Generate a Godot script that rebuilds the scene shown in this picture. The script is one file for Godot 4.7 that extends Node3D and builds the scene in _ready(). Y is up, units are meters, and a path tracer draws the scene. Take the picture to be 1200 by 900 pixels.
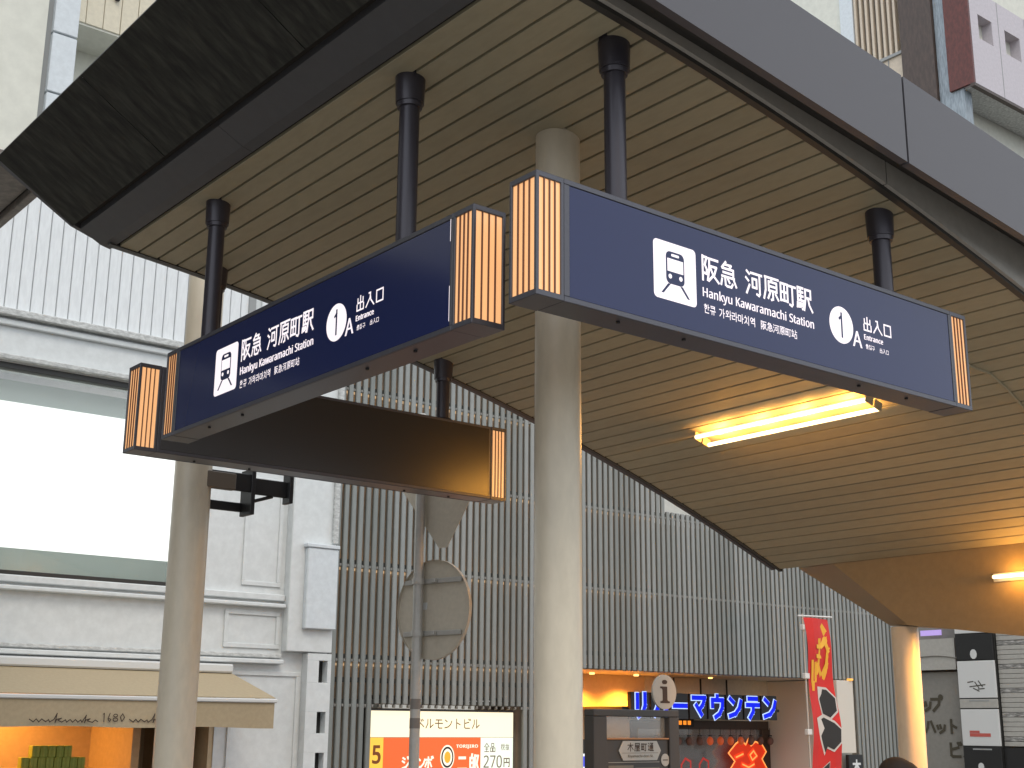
extends Node3D
# Station entrance canopy with three hanging sign boxes, street buildings behind it.
# World axes: +x runs along the right-hand sign, -z runs along the left-hand sign, metres.

const EXPO := 2.1
var tex := {}
var mats := {}
var box_cache := {}
var glyph := {}
var rng := RandomNumberGenerator.new()

# ---------------------------------------------------------------- materials
func noise_tex(key: String, freq: float, oct: int, lo: float, hi: float, size := 512) -> void:
	var n := FastNoiseLite.new()
	n.seed = key.hash() % 1000
	n.noise_type = FastNoiseLite.TYPE_SIMPLEX_SMOOTH
	n.frequency = freq
	n.fractal_octaves = oct
	n.fractal_gain = 0.6
	var g := Gradient.new()
	g.set_color(0, Color(lo, lo, lo))
	g.set_color(1, Color(hi, hi, hi))
	g.set_offset(0, 0.2)
	g.set_offset(1, 0.8)
	var t := NoiseTexture2D.new()
	t.width = size
	t.height = size
	t.seamless = true
	t.noise = n
	t.color_ramp = g
	tex[key] = t

func mat(key: String, r: float, g: float, b: float, rough := 0.7, metal := 0.0, texture := "", scale := Vector3.ONE, bump := "") -> StandardMaterial3D:
	if mats.has(key):
		return mats[key]
	var m := StandardMaterial3D.new()
	m.resource_name = key
	m.albedo_color = Color(r, g, b).linear_to_srgb()
	m.roughness = rough
	m.metallic = metal
	if texture != "":
		m.albedo_texture = tex[texture]
		m.uv1_triplanar = true
		m.uv1_world_triplanar = true
		m.uv1_scale = scale
	if bump != "":
		m.heightmap_enabled = true
		m.heightmap_texture = tex[bump]
		m.heightmap_scale = 0.25
		m.uv1_triplanar = true
		m.uv1_world_triplanar = true
		m.uv1_scale = scale
	mats[key] = m
	return m

func glow(key: String, r: float, g: float, b: float, shown: float, rough := 0.4) -> StandardMaterial3D:
	# shown: how bright it looks in the picture (1 = white)
	if mats.has(key):
		return mats[key]
	var m := StandardMaterial3D.new()
	m.resource_name = key
	m.albedo_color = Color(r * 0.5, g * 0.5, b * 0.5).linear_to_srgb()
	m.roughness = rough
	m.emission_enabled = true
	m.emission = Color(r, g, b).linear_to_srgb()
	m.emission_energy_multiplier = shown / EXPO
	mats[key] = m
	return m

# ---------------------------------------------------------------- mesh helpers
func tri(st: SurfaceTool, a: Vector3, b: Vector3, c: Vector3, n: Vector3) -> void:
	if (b - a).cross(c - a).dot(n) > 0.0:
		var t := b
		b = c
		c = t
	for v in [a, b, c]:
		st.set_normal(n)
		st.add_vertex(v)

func quad(st: SurfaceTool, a: Vector3, b: Vector3, c: Vector3, d: Vector3, outward: Vector3) -> void:
	var n := (b - a).cross(c - a)
	if n.length() < 1e-12:
		n = (c - a).cross(d - a)
	n = n.normalized()
	if n.dot(outward) < 0.0:
		n = -n
	tri(st, a, b, c, n)
	tri(st, a, c, d, n)

func begin() -> SurfaceTool:
	var st := SurfaceTool.new()
	st.begin(Mesh.PRIMITIVE_TRIANGLES)
	return st

func add(parent: Node, called: String, m: Mesh, material: Material, at := Vector3.ZERO) -> MeshInstance3D:
	var o := MeshInstance3D.new()
	o.name = called
	o.mesh = m
	o.material_override = material
	o.position = at
	parent.add_child(o, true)
	return o

func done(st: SurfaceTool, parent: Node, called: String, material: Material) -> MeshInstance3D:
	return add(parent, called, st.commit(), material)

func chamfer_box(size: Vector3, c: float) -> ArrayMesh:
	var key := "%s|%.4f" % [size, c]
	if box_cache.has(key):
		return box_cache[key]
	var st := begin()
	put_box(st, Vector3.ZERO, size, c)
	box_cache[key] = st.commit()
	return box_cache[key]

func put_box(st: SurfaceTool, at: Vector3, size: Vector3, c := 0.0) -> void:
	var h := size / 2.0
	c = minf(c, minf(h.x, minf(h.y, h.z)) * 0.45)
	for ax in 3:
		var b := (ax + 1) % 3
		var d := (ax + 2) % 3
		for s in [-1.0, 1.0]:
			var p := []
			for k in [[-1, -1], [1, -1], [1, 1], [-1, 1]]:
				var v := Vector3.ZERO
				v[ax] = s * h[ax]
				v[b] = k[0] * (h[b] - c)
				v[d] = k[1] * (h[d] - c)
				p.append(v + at)
			var n := Vector3.ZERO
			n[ax] = s
			quad(st, p[0], p[1], p[2], p[3], n)
		if c > 0.0:
			for s in [-1.0, 1.0]:
				for t in [-1.0, 1.0]:
					var p := []
					for e in [-1.0, 1.0]:
						for w in 2:
							var v := Vector3.ZERO
							v[ax] = e * (h[ax] - c)
							v[b] = s * (h[b] - (c if w == 0 else 0.0))
							v[d] = t * (h[d] - (0.0 if w == 0 else c))
							p.append(v + at)
					var n := Vector3.ZERO
					n[b] = s
					n[d] = t
					quad(st, p[0], p[1], p[3], p[2], n)
	if c > 0.0:
		for x in [-1.0, 1.0]:
			for y in [-1.0, 1.0]:
				for z in [-1.0, 1.0]:
					var n := Vector3(x, y, z)
					var a := Vector3(x * h.x, y * (h.y - c), z * (h.z - c)) + at
					var b2 := Vector3(x * (h.x - c), y * h.y, z * (h.z - c)) + at
					var c2 := Vector3(x * (h.x - c), y * (h.y - c), z * h.z) + at
					tri(st, a, b2, c2, n.normalized())

func box(parent: Node, called: String, lo: Vector3, hi: Vector3, material: Material, c := 0.0) -> MeshInstance3D:
	var s := (hi - lo).abs()
	return add(parent, called, chamfer_box(s, c), material, (lo + hi) / 2.0)

func cyl(parent: Node, called: String, base: Vector3, height: float, r0: float, r1: float, material: Material, segs := 24) -> MeshInstance3D:
	var m := CylinderMesh.new()
	m.bottom_radius = r0
	m.top_radius = r1
	m.height = height
	m.radial_segments = segs
	m.rings = 1
	return add(parent, called, m, material, base + Vector3(0, height / 2.0, 0))

func rod(parent: Node, called: String, a: Vector3, b: Vector3, r: float, material: Material, segs := 12) -> MeshInstance3D:
	var m := CylinderMesh.new()
	m.bottom_radius = r
	m.top_radius = r
	m.height = (b - a).length()
	m.radial_segments = segs
	m.rings = 1
	var o := add(parent, called, m, material, (a + b) / 2.0)
	var y := (b - a).normalized()
	var x := y.cross(Vector3(0.31, 0.17, 0.93)).normalized()
	o.basis = Basis(x, y, x.cross(y))
	return o

func put_extrude(st: SurfaceTool, poly: PackedVector3Array, vec: Vector3) -> void:
	# planar polygon swept along vec, with both caps
	var n := Vector3.ZERO
	var mid := Vector3.ZERO
	for i in poly.size():
		n += poly[i].cross(poly[(i + 1) % poly.size()])
		mid += poly[i]
	n = n.normalized()
	mid /= poly.size()
	var ux := (poly[1] - poly[0]).normalized()
	var uy := n.cross(ux)
	var flat := PackedVector2Array()
	for p in poly:
		flat.append(Vector2((p - poly[0]).dot(ux), (p - poly[0]).dot(uy)))
	var ids := Geometry2D.triangulate_polygon(flat)
	var dirv := vec.normalized()
	for k in range(0, ids.size(), 3):
		tri(st, poly[ids[k]], poly[ids[k + 1]], poly[ids[k + 2]], -dirv)
		tri(st, poly[ids[k]] + vec, poly[ids[k + 1]] + vec, poly[ids[k + 2]] + vec, dirv)
	var ccw := not Geometry2D.is_polygon_clockwise(flat)
	for i in poly.size():
		var a := poly[i]
		var b := poly[(i + 1) % poly.size()]
		var o := (b - a).cross(n) * (1.0 if ccw else -1.0)
		quad(st, a, b, b + vec, a + vec, o)

func extrude(parent: Node, called: String, poly: PackedVector3Array, vec: Vector3, material: Material) -> MeshInstance3D:
	var st := begin()
	put_extrude(st, poly, vec)
	return done(st, parent, called, material)

func flat_poly(parent: Node, called: String, pts: PackedVector2Array, z: float, depth: float, material: Material) -> MeshInstance3D:
	var p := PackedVector3Array()
	for v in pts:
		p.append(Vector3(v.x, v.y, z))
	return extrude(parent, called, p, Vector3(0, 0, depth), material)

func round_rect(x: float, y: float, w: float, h: float, r: float) -> PackedVector2Array:
	var o := PackedVector2Array()
	for k in [[w - r, h - r, 0], [r, h - r, 1], [r, r, 2], [w - r, r, 3]]:
		for i in 5:
			var a: float = (k[2] + i / 4.0) * PI / 2.0
			o.append(Vector2(x + k[0] + r * cos(a), y + k[1] + r * sin(a)))
	return o

func disc(cx: float, cy: float, rx: float, ry: float, n := 36) -> PackedVector2Array:
	var o := PackedVector2Array()
	for i in n:
		o.append(Vector2(cx + rx * cos(TAU * i / n), cy + ry * sin(TAU * i / n)))
	return o

# ---------------------------------------------------------------- lettering
func ring(cx: float, cy: float, r: float) -> Array:
	var o := []
	for i in 11:
		o.append(cx + r * cos(TAU * i / 10.0))
		o.append(cy + r * sin(TAU * i / 10.0))
	return o

func make_glyphs() -> void:
	# pen strokes on a 100 x 100 square, y down
	glyph = {
		"阪": [[10, 5, 10, 98], [10, 8, 32, 8, 22, 38, 33, 55, 30, 72, 14, 70], [42, 10, 95, 10], [47, 10, 46, 50, 36, 95], [48, 38, 86, 38, 74, 66, 42, 96], [52, 45, 68, 72, 97, 95]],
		"急": [[38, 2, 16, 26], [32, 12, 68, 12, 58, 26], [18, 28, 80, 28, 80, 60], [22, 44, 80, 44], [14, 60, 84, 60], [14, 72, 8, 94], [32, 68, 34, 92, 42, 96, 66, 96, 74, 84], [46, 66, 56, 80], [82, 68, 94, 90]],
		"河": [[10, 8, 24, 18], [4, 36, 18, 46], [6, 96, 24, 62], [34, 12, 98, 12], [42, 34, 42, 68], [42, 34, 66, 34, 66, 68, 42, 68], [84, 12, 84, 88, 78, 96, 66, 92]],
		"原": [[14, 8, 96, 8], [18, 8, 17, 60, 6, 96], [58, 10, 50, 22], [36, 24, 36, 60], [36, 24, 84, 24, 84, 60, 36, 60], [36, 42, 84, 42], [60, 60, 60, 92, 50, 96], [42, 70, 30, 92], [76, 70, 92, 90]],
		"町": [[6, 14, 6, 84], [6, 14, 48, 14, 48, 84], [6, 82, 48, 82], [6, 48, 48, 48], [27, 14, 27, 82], [54, 16, 98, 16], [78, 16, 78, 88, 72, 96, 60, 92]],
		"駅": [[10, 8, 10, 62], [10, 8, 44, 8], [10, 25, 42, 25], [10, 42, 42, 42], [27, 8, 27, 60], [10, 60, 46, 60, 44, 90, 36, 94], [6, 72, 4, 90], [15, 72, 16, 88], [24, 72, 26, 86], [33, 72, 36, 82], [56, 10, 90, 10, 90, 44, 56, 44], [56, 10, 56, 50, 46, 96], [72, 44, 80, 72, 98, 96]],
		"站": [[22, 4, 22, 18], [4, 22, 42, 22], [12, 34, 18, 70], [34, 34, 28, 72], [2, 80, 44, 76], [70, 4, 70, 50], [70, 24, 96, 24], [54, 52, 90, 52, 90, 96, 54, 96, 54, 52]],
		"出": [[50, 2, 50, 92], [20, 16, 20, 46, 80, 46], [80, 16, 80, 46], [12, 56, 12, 94, 88, 94], [88, 56, 88, 94]],
		"入": [[36, 8, 54, 8, 50, 40, 6, 94], [52, 20, 60, 56, 96, 94]],
		"口": [[14, 14, 86, 14, 86, 90, 14, 90, 14, 14]],
		"木": [[6, 28, 94, 28], [50, 4, 50, 98], [48, 30, 6, 80], [52, 30, 94, 80]],
		"屋": [[16, 8, 88, 8, 88, 28], [16, 28, 88, 28], [16, 8, 15, 60, 4, 96], [26, 42, 90, 42], [52, 42, 36, 58, 80, 56], [72, 48, 84, 62], [30, 74, 86, 74], [56, 60, 56, 94], [22, 95, 94, 95]],
		"通": [[12, 6, 24, 18], [4, 38, 22, 38, 20, 74, 6, 90], [16, 80, 40, 94, 98, 94], [40, 6, 88, 6, 66, 22], [42, 28, 42, 82], [42, 28, 86, 28, 86, 82], [42, 46, 86, 46], [42, 62, 86, 62], [64, 28, 64, 82]],
		"全": [[50, 4, 6, 42], [50, 4, 94, 42], [24, 44, 76, 44], [26, 66, 74, 66], [10, 94, 90, 94], [50, 44, 50, 94]],
		"品": [[28, 6, 72, 6, 72, 40, 28, 40, 28, 6], [6, 54, 44, 54, 44, 94, 6, 94, 6, 54], [56, 54, 94, 54, 94, 94, 56, 94, 56, 54]],
		"円": [[12, 10, 12, 94], [12, 10, 88, 10, 88, 90, 76, 94], [50, 10, 50, 52], [12, 52, 88, 52]],
		"税": [[38, 6, 14, 14], [4, 30, 44, 30], [24, 12, 24, 96], [22, 36, 6, 70], [62, 4, 56, 18], [84, 2, 90, 16], [54, 24, 92, 24, 92, 50, 54, 50, 54, 24], [64, 50, 46, 96], [80, 50, 80, 92, 98, 92]],
		"抜": [[4, 24, 40, 24], [24, 4, 24, 92, 10, 94], [4, 66, 42, 50], [48, 24, 98, 24], [66, 4, 60, 60, 44, 96], [62, 46, 88, 46, 74, 76, 50, 96], [64, 56, 78, 78, 98, 96]],
		"二": [[20, 24, 80, 24], [8, 84, 92, 84]],
		"郎": [[30, 4, 26, 14], [12, 18, 44, 18, 44, 56, 12, 56], [12, 18, 12, 92, 40, 80], [12, 36, 44, 36], [36, 66, 46, 86], [58, 8, 58, 98], [58, 10, 88, 10, 76, 40, 90, 60, 84, 76, 66, 74]],
		"リ": [[26, 8, 26, 60], [76, 4, 76, 52, 64, 78, 34, 96]],
		"バ": [[36, 22, 28, 60, 8, 90], [62, 22, 80, 54, 94, 88], [72, 4, 78, 16], [88, 2, 94, 14]],
		"ー": [[8, 50, 92, 50]],
		"マ": [[8, 14, 92, 14, 76, 44, 50, 66], [30, 46, 66, 86]],
		"ウ": [[50, 4, 50, 22], [14, 50, 14, 22, 88, 22, 84, 56, 64, 82, 34, 96]],
		"ン": [[12, 14, 36, 30], [8, 90, 50, 80, 78, 56, 92, 24]],
		"テ": [[20, 12, 80, 12], [6, 40, 94, 40], [54, 40, 50, 70, 26, 96]],
		"ベ": [[4, 62, 34, 26, 96, 80], [64, 14, 72, 28], [80, 8, 88, 22]],
		"ル": [[30, 10, 30, 52, 8, 92], [60, 8, 60, 88, 94, 60]],
		"モ": [[14, 14, 84, 14], [6, 46, 94, 46], [44, 14, 44, 86, 54, 92, 88, 92]],
		"ト": [[38, 4, 38, 96], [38, 38, 82, 58]],
		"ビ": [[24, 8, 24, 84, 34, 92, 86, 92], [24, 46, 76, 34], [74, 4, 80, 16], [90, 2, 96, 14]],
		"ッ": [[12, 46, 20, 66], [40, 42, 46, 62], [84, 44, 76, 76, 36, 96]],
		"プ": [[6, 22, 78, 22, 70, 56, 22, 96], ring(90, 10, 9)],
		"ハ": [[34, 20, 26, 60, 6, 90], [62, 16, 78, 52, 96, 88]],
		"ジ": [[16, 10, 38, 20], [10, 36, 32, 46], [10, 92, 52, 80, 92, 40], [68, 4, 76, 16], [84, 2, 92, 14]],
		"ャ": [[10, 56, 84, 44, 66, 70], [36, 36, 52, 98]],
		"ボ": [[6, 26, 80, 26], [44, 6, 44, 92, 34, 94], [24, 46, 8, 80], [62, 46, 82, 80], [82, 4, 88, 14], [94, 2, 100, 12]],
		"う": [[34, 8, 64, 18], [18, 40, 60, 30, 80, 48, 70, 76, 40, 98]],
		"ま": [[14, 22, 86, 22], [18, 46, 82, 46], [50, 4, 50, 74, 34, 88, 18, 78, 34, 66, 56, 72, 88, 94]],
		"い": [[14, 16, 18, 64, 34, 84, 44, 66], [70, 20, 86, 40, 90, 64]],
		"한": [[30, 4, 46, 4], [16, 16, 60, 16], ring(38, 38, 14), [76, 4, 76, 62], [76, 32, 94, 32], [26, 66, 26, 94, 84, 94]],
		"큐": [[18, 8, 82, 8, 80, 40], [20, 26, 80, 26], [6, 58, 94, 58], [36, 58, 34, 96], [66, 58, 66, 96]],
		"가": [[8, 14, 52, 14, 44, 52, 12, 86], [76, 2, 76, 98], [76, 48, 96, 48]],
		"와": [ring(34, 26, 18), [34, 48, 34, 68], [6, 72, 64, 66], [80, 2, 80, 98], [80, 46, 98, 46]],
		"라": [[10, 14, 54, 14, 54, 44, 12, 44, 12, 82, 58, 78], [78, 2, 78, 98], [78, 48, 98, 48]],
		"마": [[10, 18, 54, 18, 54, 78, 10, 78, 10, 18], [78, 2, 78, 98], [78, 48, 98, 48]],
		"치": [[30, 4, 30, 14], [8, 24, 56, 24, 40, 60, 10, 88], [36, 52, 58, 84], [82, 2, 82, 98]],
		"역": [ring(30, 28, 20), [80, 2, 80, 56], [54, 18, 80, 18], [54, 36, 80, 36], [18, 66, 80, 66, 80, 98]],
		"출": [[40, 2, 60, 2], [20, 12, 80, 12, 50, 22, 20, 30], [50, 22, 82, 30], [6, 40, 94, 40], [50, 40, 50, 54], [20, 58, 80, 58, 80, 76, 22, 76, 22, 96, 84, 96]],
		"입": [ring(30, 24, 18), [80, 2, 80, 50], [22, 58, 22, 96, 80, 96, 80, 58], [22, 76, 80, 76]],
		"구": [[16, 12, 82, 12, 78, 52], [4, 64, 96, 64], [50, 64, 50, 98]],
	}

func put_strokes(st: SurfaceTool, lines: Array, x: float, y: float, sx: float, sy: float, w: float, z: float) -> void:
	# lines on the 100 grid; x, y = lower left corner of the square; each piece lies a hair above the one before
	var k := 0
	for l in lines:
		var n: int = l.size() / 2
		for i in n - 1:
			var a := Vector2(x + l[2 * i] * sx / 100.0, y + sy - l[2 * i + 1] * sy / 100.0)
			var b := Vector2(x + l[2 * i + 2] * sx / 100.0, y + sy - l[2 * i + 3] * sy / 100.0)
			var d := (b - a).normalized()
			var s := Vector2(-d.y, d.x) * w / 2.0
			a -= d * w * 0.42
			b += d * w * 0.42
			var zz := z + k * 0.00012
			k += 1
			quad(st, Vector3(a.x + s.x, a.y + s.y, zz), Vector3(b.x + s.x, b.y + s.y, zz), Vector3(b.x - s.x, b.y - s.y, zz), Vector3(a.x - s.x, a.y - s.y, zz), Vector3(0, 0, 1))

func write(parent: Node, called: String, text: String, x: float, y: float, cw: float, ch: float, adv: float, w: float, z: float, material: Material) -> void:
	var px := x
	for c in text:
		if c == " ":
			px += adv * 0.45
			continue
		var st := begin()
		put_strokes(st, glyph[c], px, y, cw, ch, w, z)
		done(st, parent, called, material)
		px += adv

func latin(parent: Node, called: String, text: String, x: float, y: float, width: float, height: float, z: float, material: Material, font_name := "Droid Sans", weight := 400) -> MeshInstance3D:
	# text fitted into a box: x, y = lower left; height = of the tallest letter
	var f := SystemFont.new()
	f.font_names = PackedStringArray([font_name])
	f.font_weight = weight
	var t := TextMesh.new()
	t.text = text
	t.font = f
	t.font_size = 64
	t.pixel_size = 0.01
	t.depth = 0.05
	t.curve_step = 2.0
	var bb := t.get_aabb()
	var o := add(parent, called, t, material)
	var sx := width / bb.size.x
	var sy := height / bb.size.y
	o.scale = Vector3(sx, sy, 0.04)
	o.position = Vector3(x - bb.position.x * sx, y - bb.position.y * sy, z + 0.001)
	return o

# ---------------------------------------------------------------- things
func thing(called: String, label: String, category: String, at := Vector3.ZERO, turn := 0.0, group := "") -> Node3D:
	var o := Node3D.new()
	o.name = called
	o.position = at
	o.rotation.y = turn
	o.set_meta("label", label)
	o.set_meta("category", category)
	if group != "":
		o.set_meta("group", group)
	add_child(o, true)
	return o

func structure(o: Node, called := "") -> void:
	o.set_meta("kind", "structure")

func soffit(x: float) -> float:
	var t := x - 2.65
	return 4.575 - 0.089 * t - 0.027 * t * t

# ---- sign box with a lantern at each end. Local: x along the face, z out of the face, y up from the base
var SIGN_L := 2.69
var SIGN_H := 0.47
const SIGN_D := 0.155

func lantern(root: Node3D, x0: float, side: float, glowm: Material) -> void:
	# x0: outer end; side: +1 if the box lies to the right of x0
	var w := 0.13
	var d := SIGN_D
	var p := 0.014
	var st := begin()
	var cx := x0 + side * w / 2.0
	for ex in [-1.0, 1.0]:
		for ez in [-1.0, 1.0]:
			put_box(st, Vector3(cx + ex * (w - p) / 2.0, SIGN_H / 2.0, ez * (d - p) / 2.0), Vector3(p, SIGN_H - 0.0002, p), 0.002)
	put_box(st, Vector3(cx, 0.011, 0), Vector3(w - 0.0006, 0.022, d - 0.0006), 0.002)
	put_box(st, Vector3(cx, SIGN_H - 0.011, 0), Vector3(w - 0.0006, 0.022, d - 0.0006), 0.002)
	var fr := done(st, root, "lantern", mats["sign_frame"])
	box(fr, "glowing_panel", Vector3(cx - w / 2 + 0.008, 0.0225, -d / 2 + 0.008), Vector3(cx + w / 2 - 0.008, SIGN_H - 0.0225, d / 2 - 0.008), glowm)
	var open_w := w - 2 * p
	for ez in [-1.0, 1.0]:
		for i in [1, 2, 3]:
			var bx: float = cx - open_w / 2.0 + open_w * i / 4.0
			box(fr, "lantern_bar", Vector3(bx - 0.0024, 0.022, ez * (d / 2 - 0.006) - 0.004), Vector3(bx + 0.0024, SIGN_H - 0.022, ez * (d / 2 - 0.006) + 0.004), mats["lantern_wood"])
	var open_d := d - 2 * p
	for i in [1, 2, 3]:
		var bz: float = -open_d / 2.0 + open_d * i / 4.0
		var ox := x0 + side * 0.006
		box(fr, "lantern_bar", Vector3(ox - 0.004, 0.022, bz - 0.0024), Vector3(ox + 0.004, SIGN_H - 0.022, bz + 0.0024), mats["lantern_wood"])

func sign_box(called: String, label: String, at: Vector3, turn: float, hangers: Array, lettered: bool) -> Node3D:
	var root := thing(called, label, "sign", at, turn, "hanging station signs")
	var h := SIGN_L / 2.0
	var f := SIGN_D / 2.0
	box(root, "sign_case", Vector3(-h + 0.131, 0.0015, -f + 0.001), Vector3(h - 0.131, SIGN_H - 0.0015, f - 0.008), mats["sign_frame"], 0.004)
	var back := box(root, "back_panel", Vector3(-h + 0.15, 0.02, -f - 0.003), Vector3(h - 0.15, SIGN_H - 0.02, -f + 0.0005), mats["sign_back"], 0.001)
	back.set_meta("label", "plain dark glossy back panel")
	# face frame, proud of the printed panel
	var xl := -h + 0.131
	var xr := h - 0.131
	box(root, "frame_rail", Vector3(xl, 0.0, f - 0.0078), Vector3(xr, 0.021, f), mats["sign_frame"], 0.002)
	box(root, "frame_rail", Vector3(xl, SIGN_H - 0.021, f - 0.0078), Vector3(xr, SIGN_H, f), mats["sign_frame"], 0.002)
	box(root, "frame_stile", Vector3(xl, 0.0212, f - 0.0078), Vector3(xl + 0.026, SIGN_H - 0.0212, f), mats["sign_frame"], 0.002)
	box(root, "frame_stile", Vector3(xr - 0.014, 0.0212, f - 0.0078), Vector3(xr, SIGN_H - 0.0212, f), mats["sign_frame"], 0.002)
	box(root, "face_panel", Vector3(xl + 0.0275, 0.0225, f - 0.0079), Vector3(xr - 0.0155, SIGN_H - 0.0225, f - 0.0035), mats["navy"], 0.0005)
	lantern(root, -h, 1.0, mats["lantern_glow"])
	lantern(root, h, -1.0, mats["lantern_glow"])
	for x in [-0.9, -0.55, 0.55, 0.9]:
		var b := cyl(root, "bolt", Vector3(x, -0.006, 0.02), 0.008, 0.008, 0.008, mats["dark_steel"], 8)
		b.set_meta("label", "small dark bolt under the case")
	for hx in hangers:
		var w := root.transform * Vector3(hx, 0, 0)
		var top := soffit(w.x) - at.y
		var pipe := cyl(root, "hanger_pipe", Vector3(hx, SIGN_H - 0.002, 0), top - SIGN_H + 0.006, 0.043, 0.043, mats["pipe"])
		var m := top - 0.115
		var off := Vector3(hx, m, 0) - pipe.position
		cyl(pipe, "collar", off, 0.15, 0.061, 0.066, mats["pipe"])
		cyl(pipe, "collar_lip", off + Vector3(0, -0.02, 0), 0.022, 0.053, 0.056, mats["pipe"])
		cyl(pipe, "flange", Vector3(hx, SIGN_H - 0.0005, 0) - pipe.position, 0.012, 0.065, 0.06, mats["pipe"])
	if not lettered:
		return root
	var z := f - 0.0034
	var wm: Material = mats["letter_white"]
	var s0 := -h
	# train pictogram
	flat_poly(root, "pictogram_plate", round_rect(s0 + 0.583, 0.118, 0.232, 0.236, 0.018), z, 0.0012, wm)
	train_pictogram(root, s0 + 0.583 + 0.116, 0.118, z + 0.0013)
	write(root, "station_name", "阪急 河原町駅", s0 + 0.846, 0.243, 0.102, 0.108, 0.1065, 0.0105, z, wm)
	latin(root, "station_name_latin", "Hankyu Kawaramachi Station", s0 + 0.852, 0.163, 0.68, 0.052, z, wm)
	write(root, "station_name_korean", "한큐 가와라마치역", s0 + 0.853, 0.108, 0.034, 0.038, 0.0365, 0.0036, z, wm)
	write(root, "station_name_chinese", "阪急河原町站", s0 + 1.19, 0.108, 0.036, 0.038, 0.0385, 0.0032, z, wm)
	flat_poly(root, "number_disc", disc(s0 + 1.722, 0.231, 0.081, 0.083), z, 0.0012, wm)
	var st := begin()
	put_strokes(st, [[30, 24, 48, 12, 48, 4], [48, 0, 48, 100]], s0 + 1.685, 0.178, 0.08, 0.106, 0.0115, z + 0.0014)
	done(st, root, "number", mats["navy"])
	latin(root, "exit_letter", "A", s0 + 1.797, 0.152, 0.064, 0.072, z, wm)
	write(root, "entrance_name", "出入口", s0 + 1.876, 0.238, 0.066, 0.066, 0.0735, 0.0072, z, wm)
	latin(root, "entrance_name_latin", "Entrance", s0 + 1.88, 0.197, 0.135, 0.024, z, wm)
	write(root, "entrance_name_korean", "출입구", s0 + 1.887, 0.156, 0.021, 0.022, 0.0225, 0.0022, z, wm)
	write(root, "entrance_name_chinese", "出入口", s0 + 1.988, 0.156, 0.021, 0.022, 0.0235, 0.0022, z, wm)
	return root

func train_pictogram(root: Node3D, cx: float, y0: float, z: float) -> void:
	var body := PackedVector2Array()
	for v in round_rect(cx - 0.05, y0 + 0.068, 0.10, 0.132, 0.022):
		body.append(v)
	flat_poly(root, "pictogram_train", body, z, 0.0010, mats["navy"])
	for s in [-1.0, 1.0]:
		var a := Vector2(cx + s * 0.026, y0 + 0.0675)
		var b := Vector2(cx + s * 0.066, y0 + 0.024)
		flat_poly(root, "pictogram_rail", PackedVector2Array([a, a + Vector2(s * 0.014, 0), b + Vector2(s * 0.012, 0), b]), z, 0.0009, mats["navy"])
		flat_poly(root, "pictogram_headlight", disc(cx + s * 0.029, y0 + 0.098, 0.009, 0.0095, 16), z + 0.0011, 0.0009, mats["letter_white"])
	flat_poly(root, "pictogram_window", PackedVector2Array([Vector2(cx - 0.043, y0 + 0.118), Vector2(cx + 0.043, y0 + 0.118), Vector2(cx + 0.043, y0 + 0.17), Vector2(cx - 0.043, y0 + 0.17)]), z + 0.0011, 0.0009, mats["letter_white"])
	flat_poly(root, "pictogram_destination", round_rect(cx - 0.021, y0 + 0.181, 0.042, 0.01, 0.004), z + 0.0011, 0.0009, mats["letter_white"])

# ---- fluorescent twin lamp under the sloping soffit
func tube_lamp(label: String, x: float, z0: float, z1: float, tubes: Array, on_beam := false) -> Node3D:
	var y := soffit(x)
	var root := thing("tube_lamp", label, "lamp", Vector3(x, y, (z0 + z1) / 2.0), 0.0, "tube lamps under the canopy")
	var slope := -0.089 - 0.054 * (x - 2.65)
	root.rotation.z = atan(slope)
	if on_beam:
		root.position = Vector3(8.45, 2.93, (z0 + z1) / 2.0)
		root.rotation.z = -PI / 2.0
	var l := absf(z1 - z0) / 2.0
	box(root, "lamp_body", Vector3(0.04 if tubes.size() > 1 else -0.03, -0.012, -l - 0.03), Vector3(0.09 if tubes.size() > 1 else 0.03, 0.004, l + 0.03), mats["lamp_white"], 0.006)
	for tx in tubes:
		rod(root, "fluorescent_tube", Vector3(tx, -0.055, -l), Vector3(tx, -0.055, l), 0.0135, mats["tube_glow"], 16)
		for e in [-1.0, 1.0]:
			box(root, "lamp_holder", Vector3(minf(tx, 0.085 if tubes.size() > 1 else tx) - 0.012, -0.07, e * (l + 0.006) - 0.006), Vector3(maxf(tx, 0.045 if tubes.size() > 1 else tx) + 0.012, -0.014, e * (l + 0.006) + 0.006), mats["plank_b"], 0.003)
	for k in 4:
		var o := OmniLight3D.new()
		o.name = "tube_light"
		o.light_color = Color(1.0, 0.69, 0.27)
		o.light_energy = 0.125 if tubes.size() > 1 else 0.05
		o.light_size = 0.02
		o.omni_range = 30.0
		o.omni_attenuation = 2.0
		o.shadow_enabled = true
		o.position = Vector3(0.065 if tubes.size() > 1 else 0.0, -0.078 if tubes.size() > 1 else -0.09, -l + 2.0 * l * (k + 0.5) / 4.0)
		root.add_child(o, true)
	return root

# ---------------------------------------------------------------- person (surface nets over joined capsules)
func capsule(p: Vector3, a: Vector3, b: Vector3, ra: float, rb: float) -> float:
	var ab := b - a
	var t := clampf((p - a).dot(ab) / ab.length_squared(), 0.0, 1.0)
	return (p - a - ab * t).length() - lerpf(ra, rb, t)

func field(p: Vector3, bones: Array, k: float) -> float:
	var d := 9.0
	for b in bones:
		var e := capsule(p, b[0], b[1], b[2], b[3])
		var hh := maxf(k - absf(d - e), 0.0) / k
		d = minf(d, e) - hh * hh * k * 0.25
	return d

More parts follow.
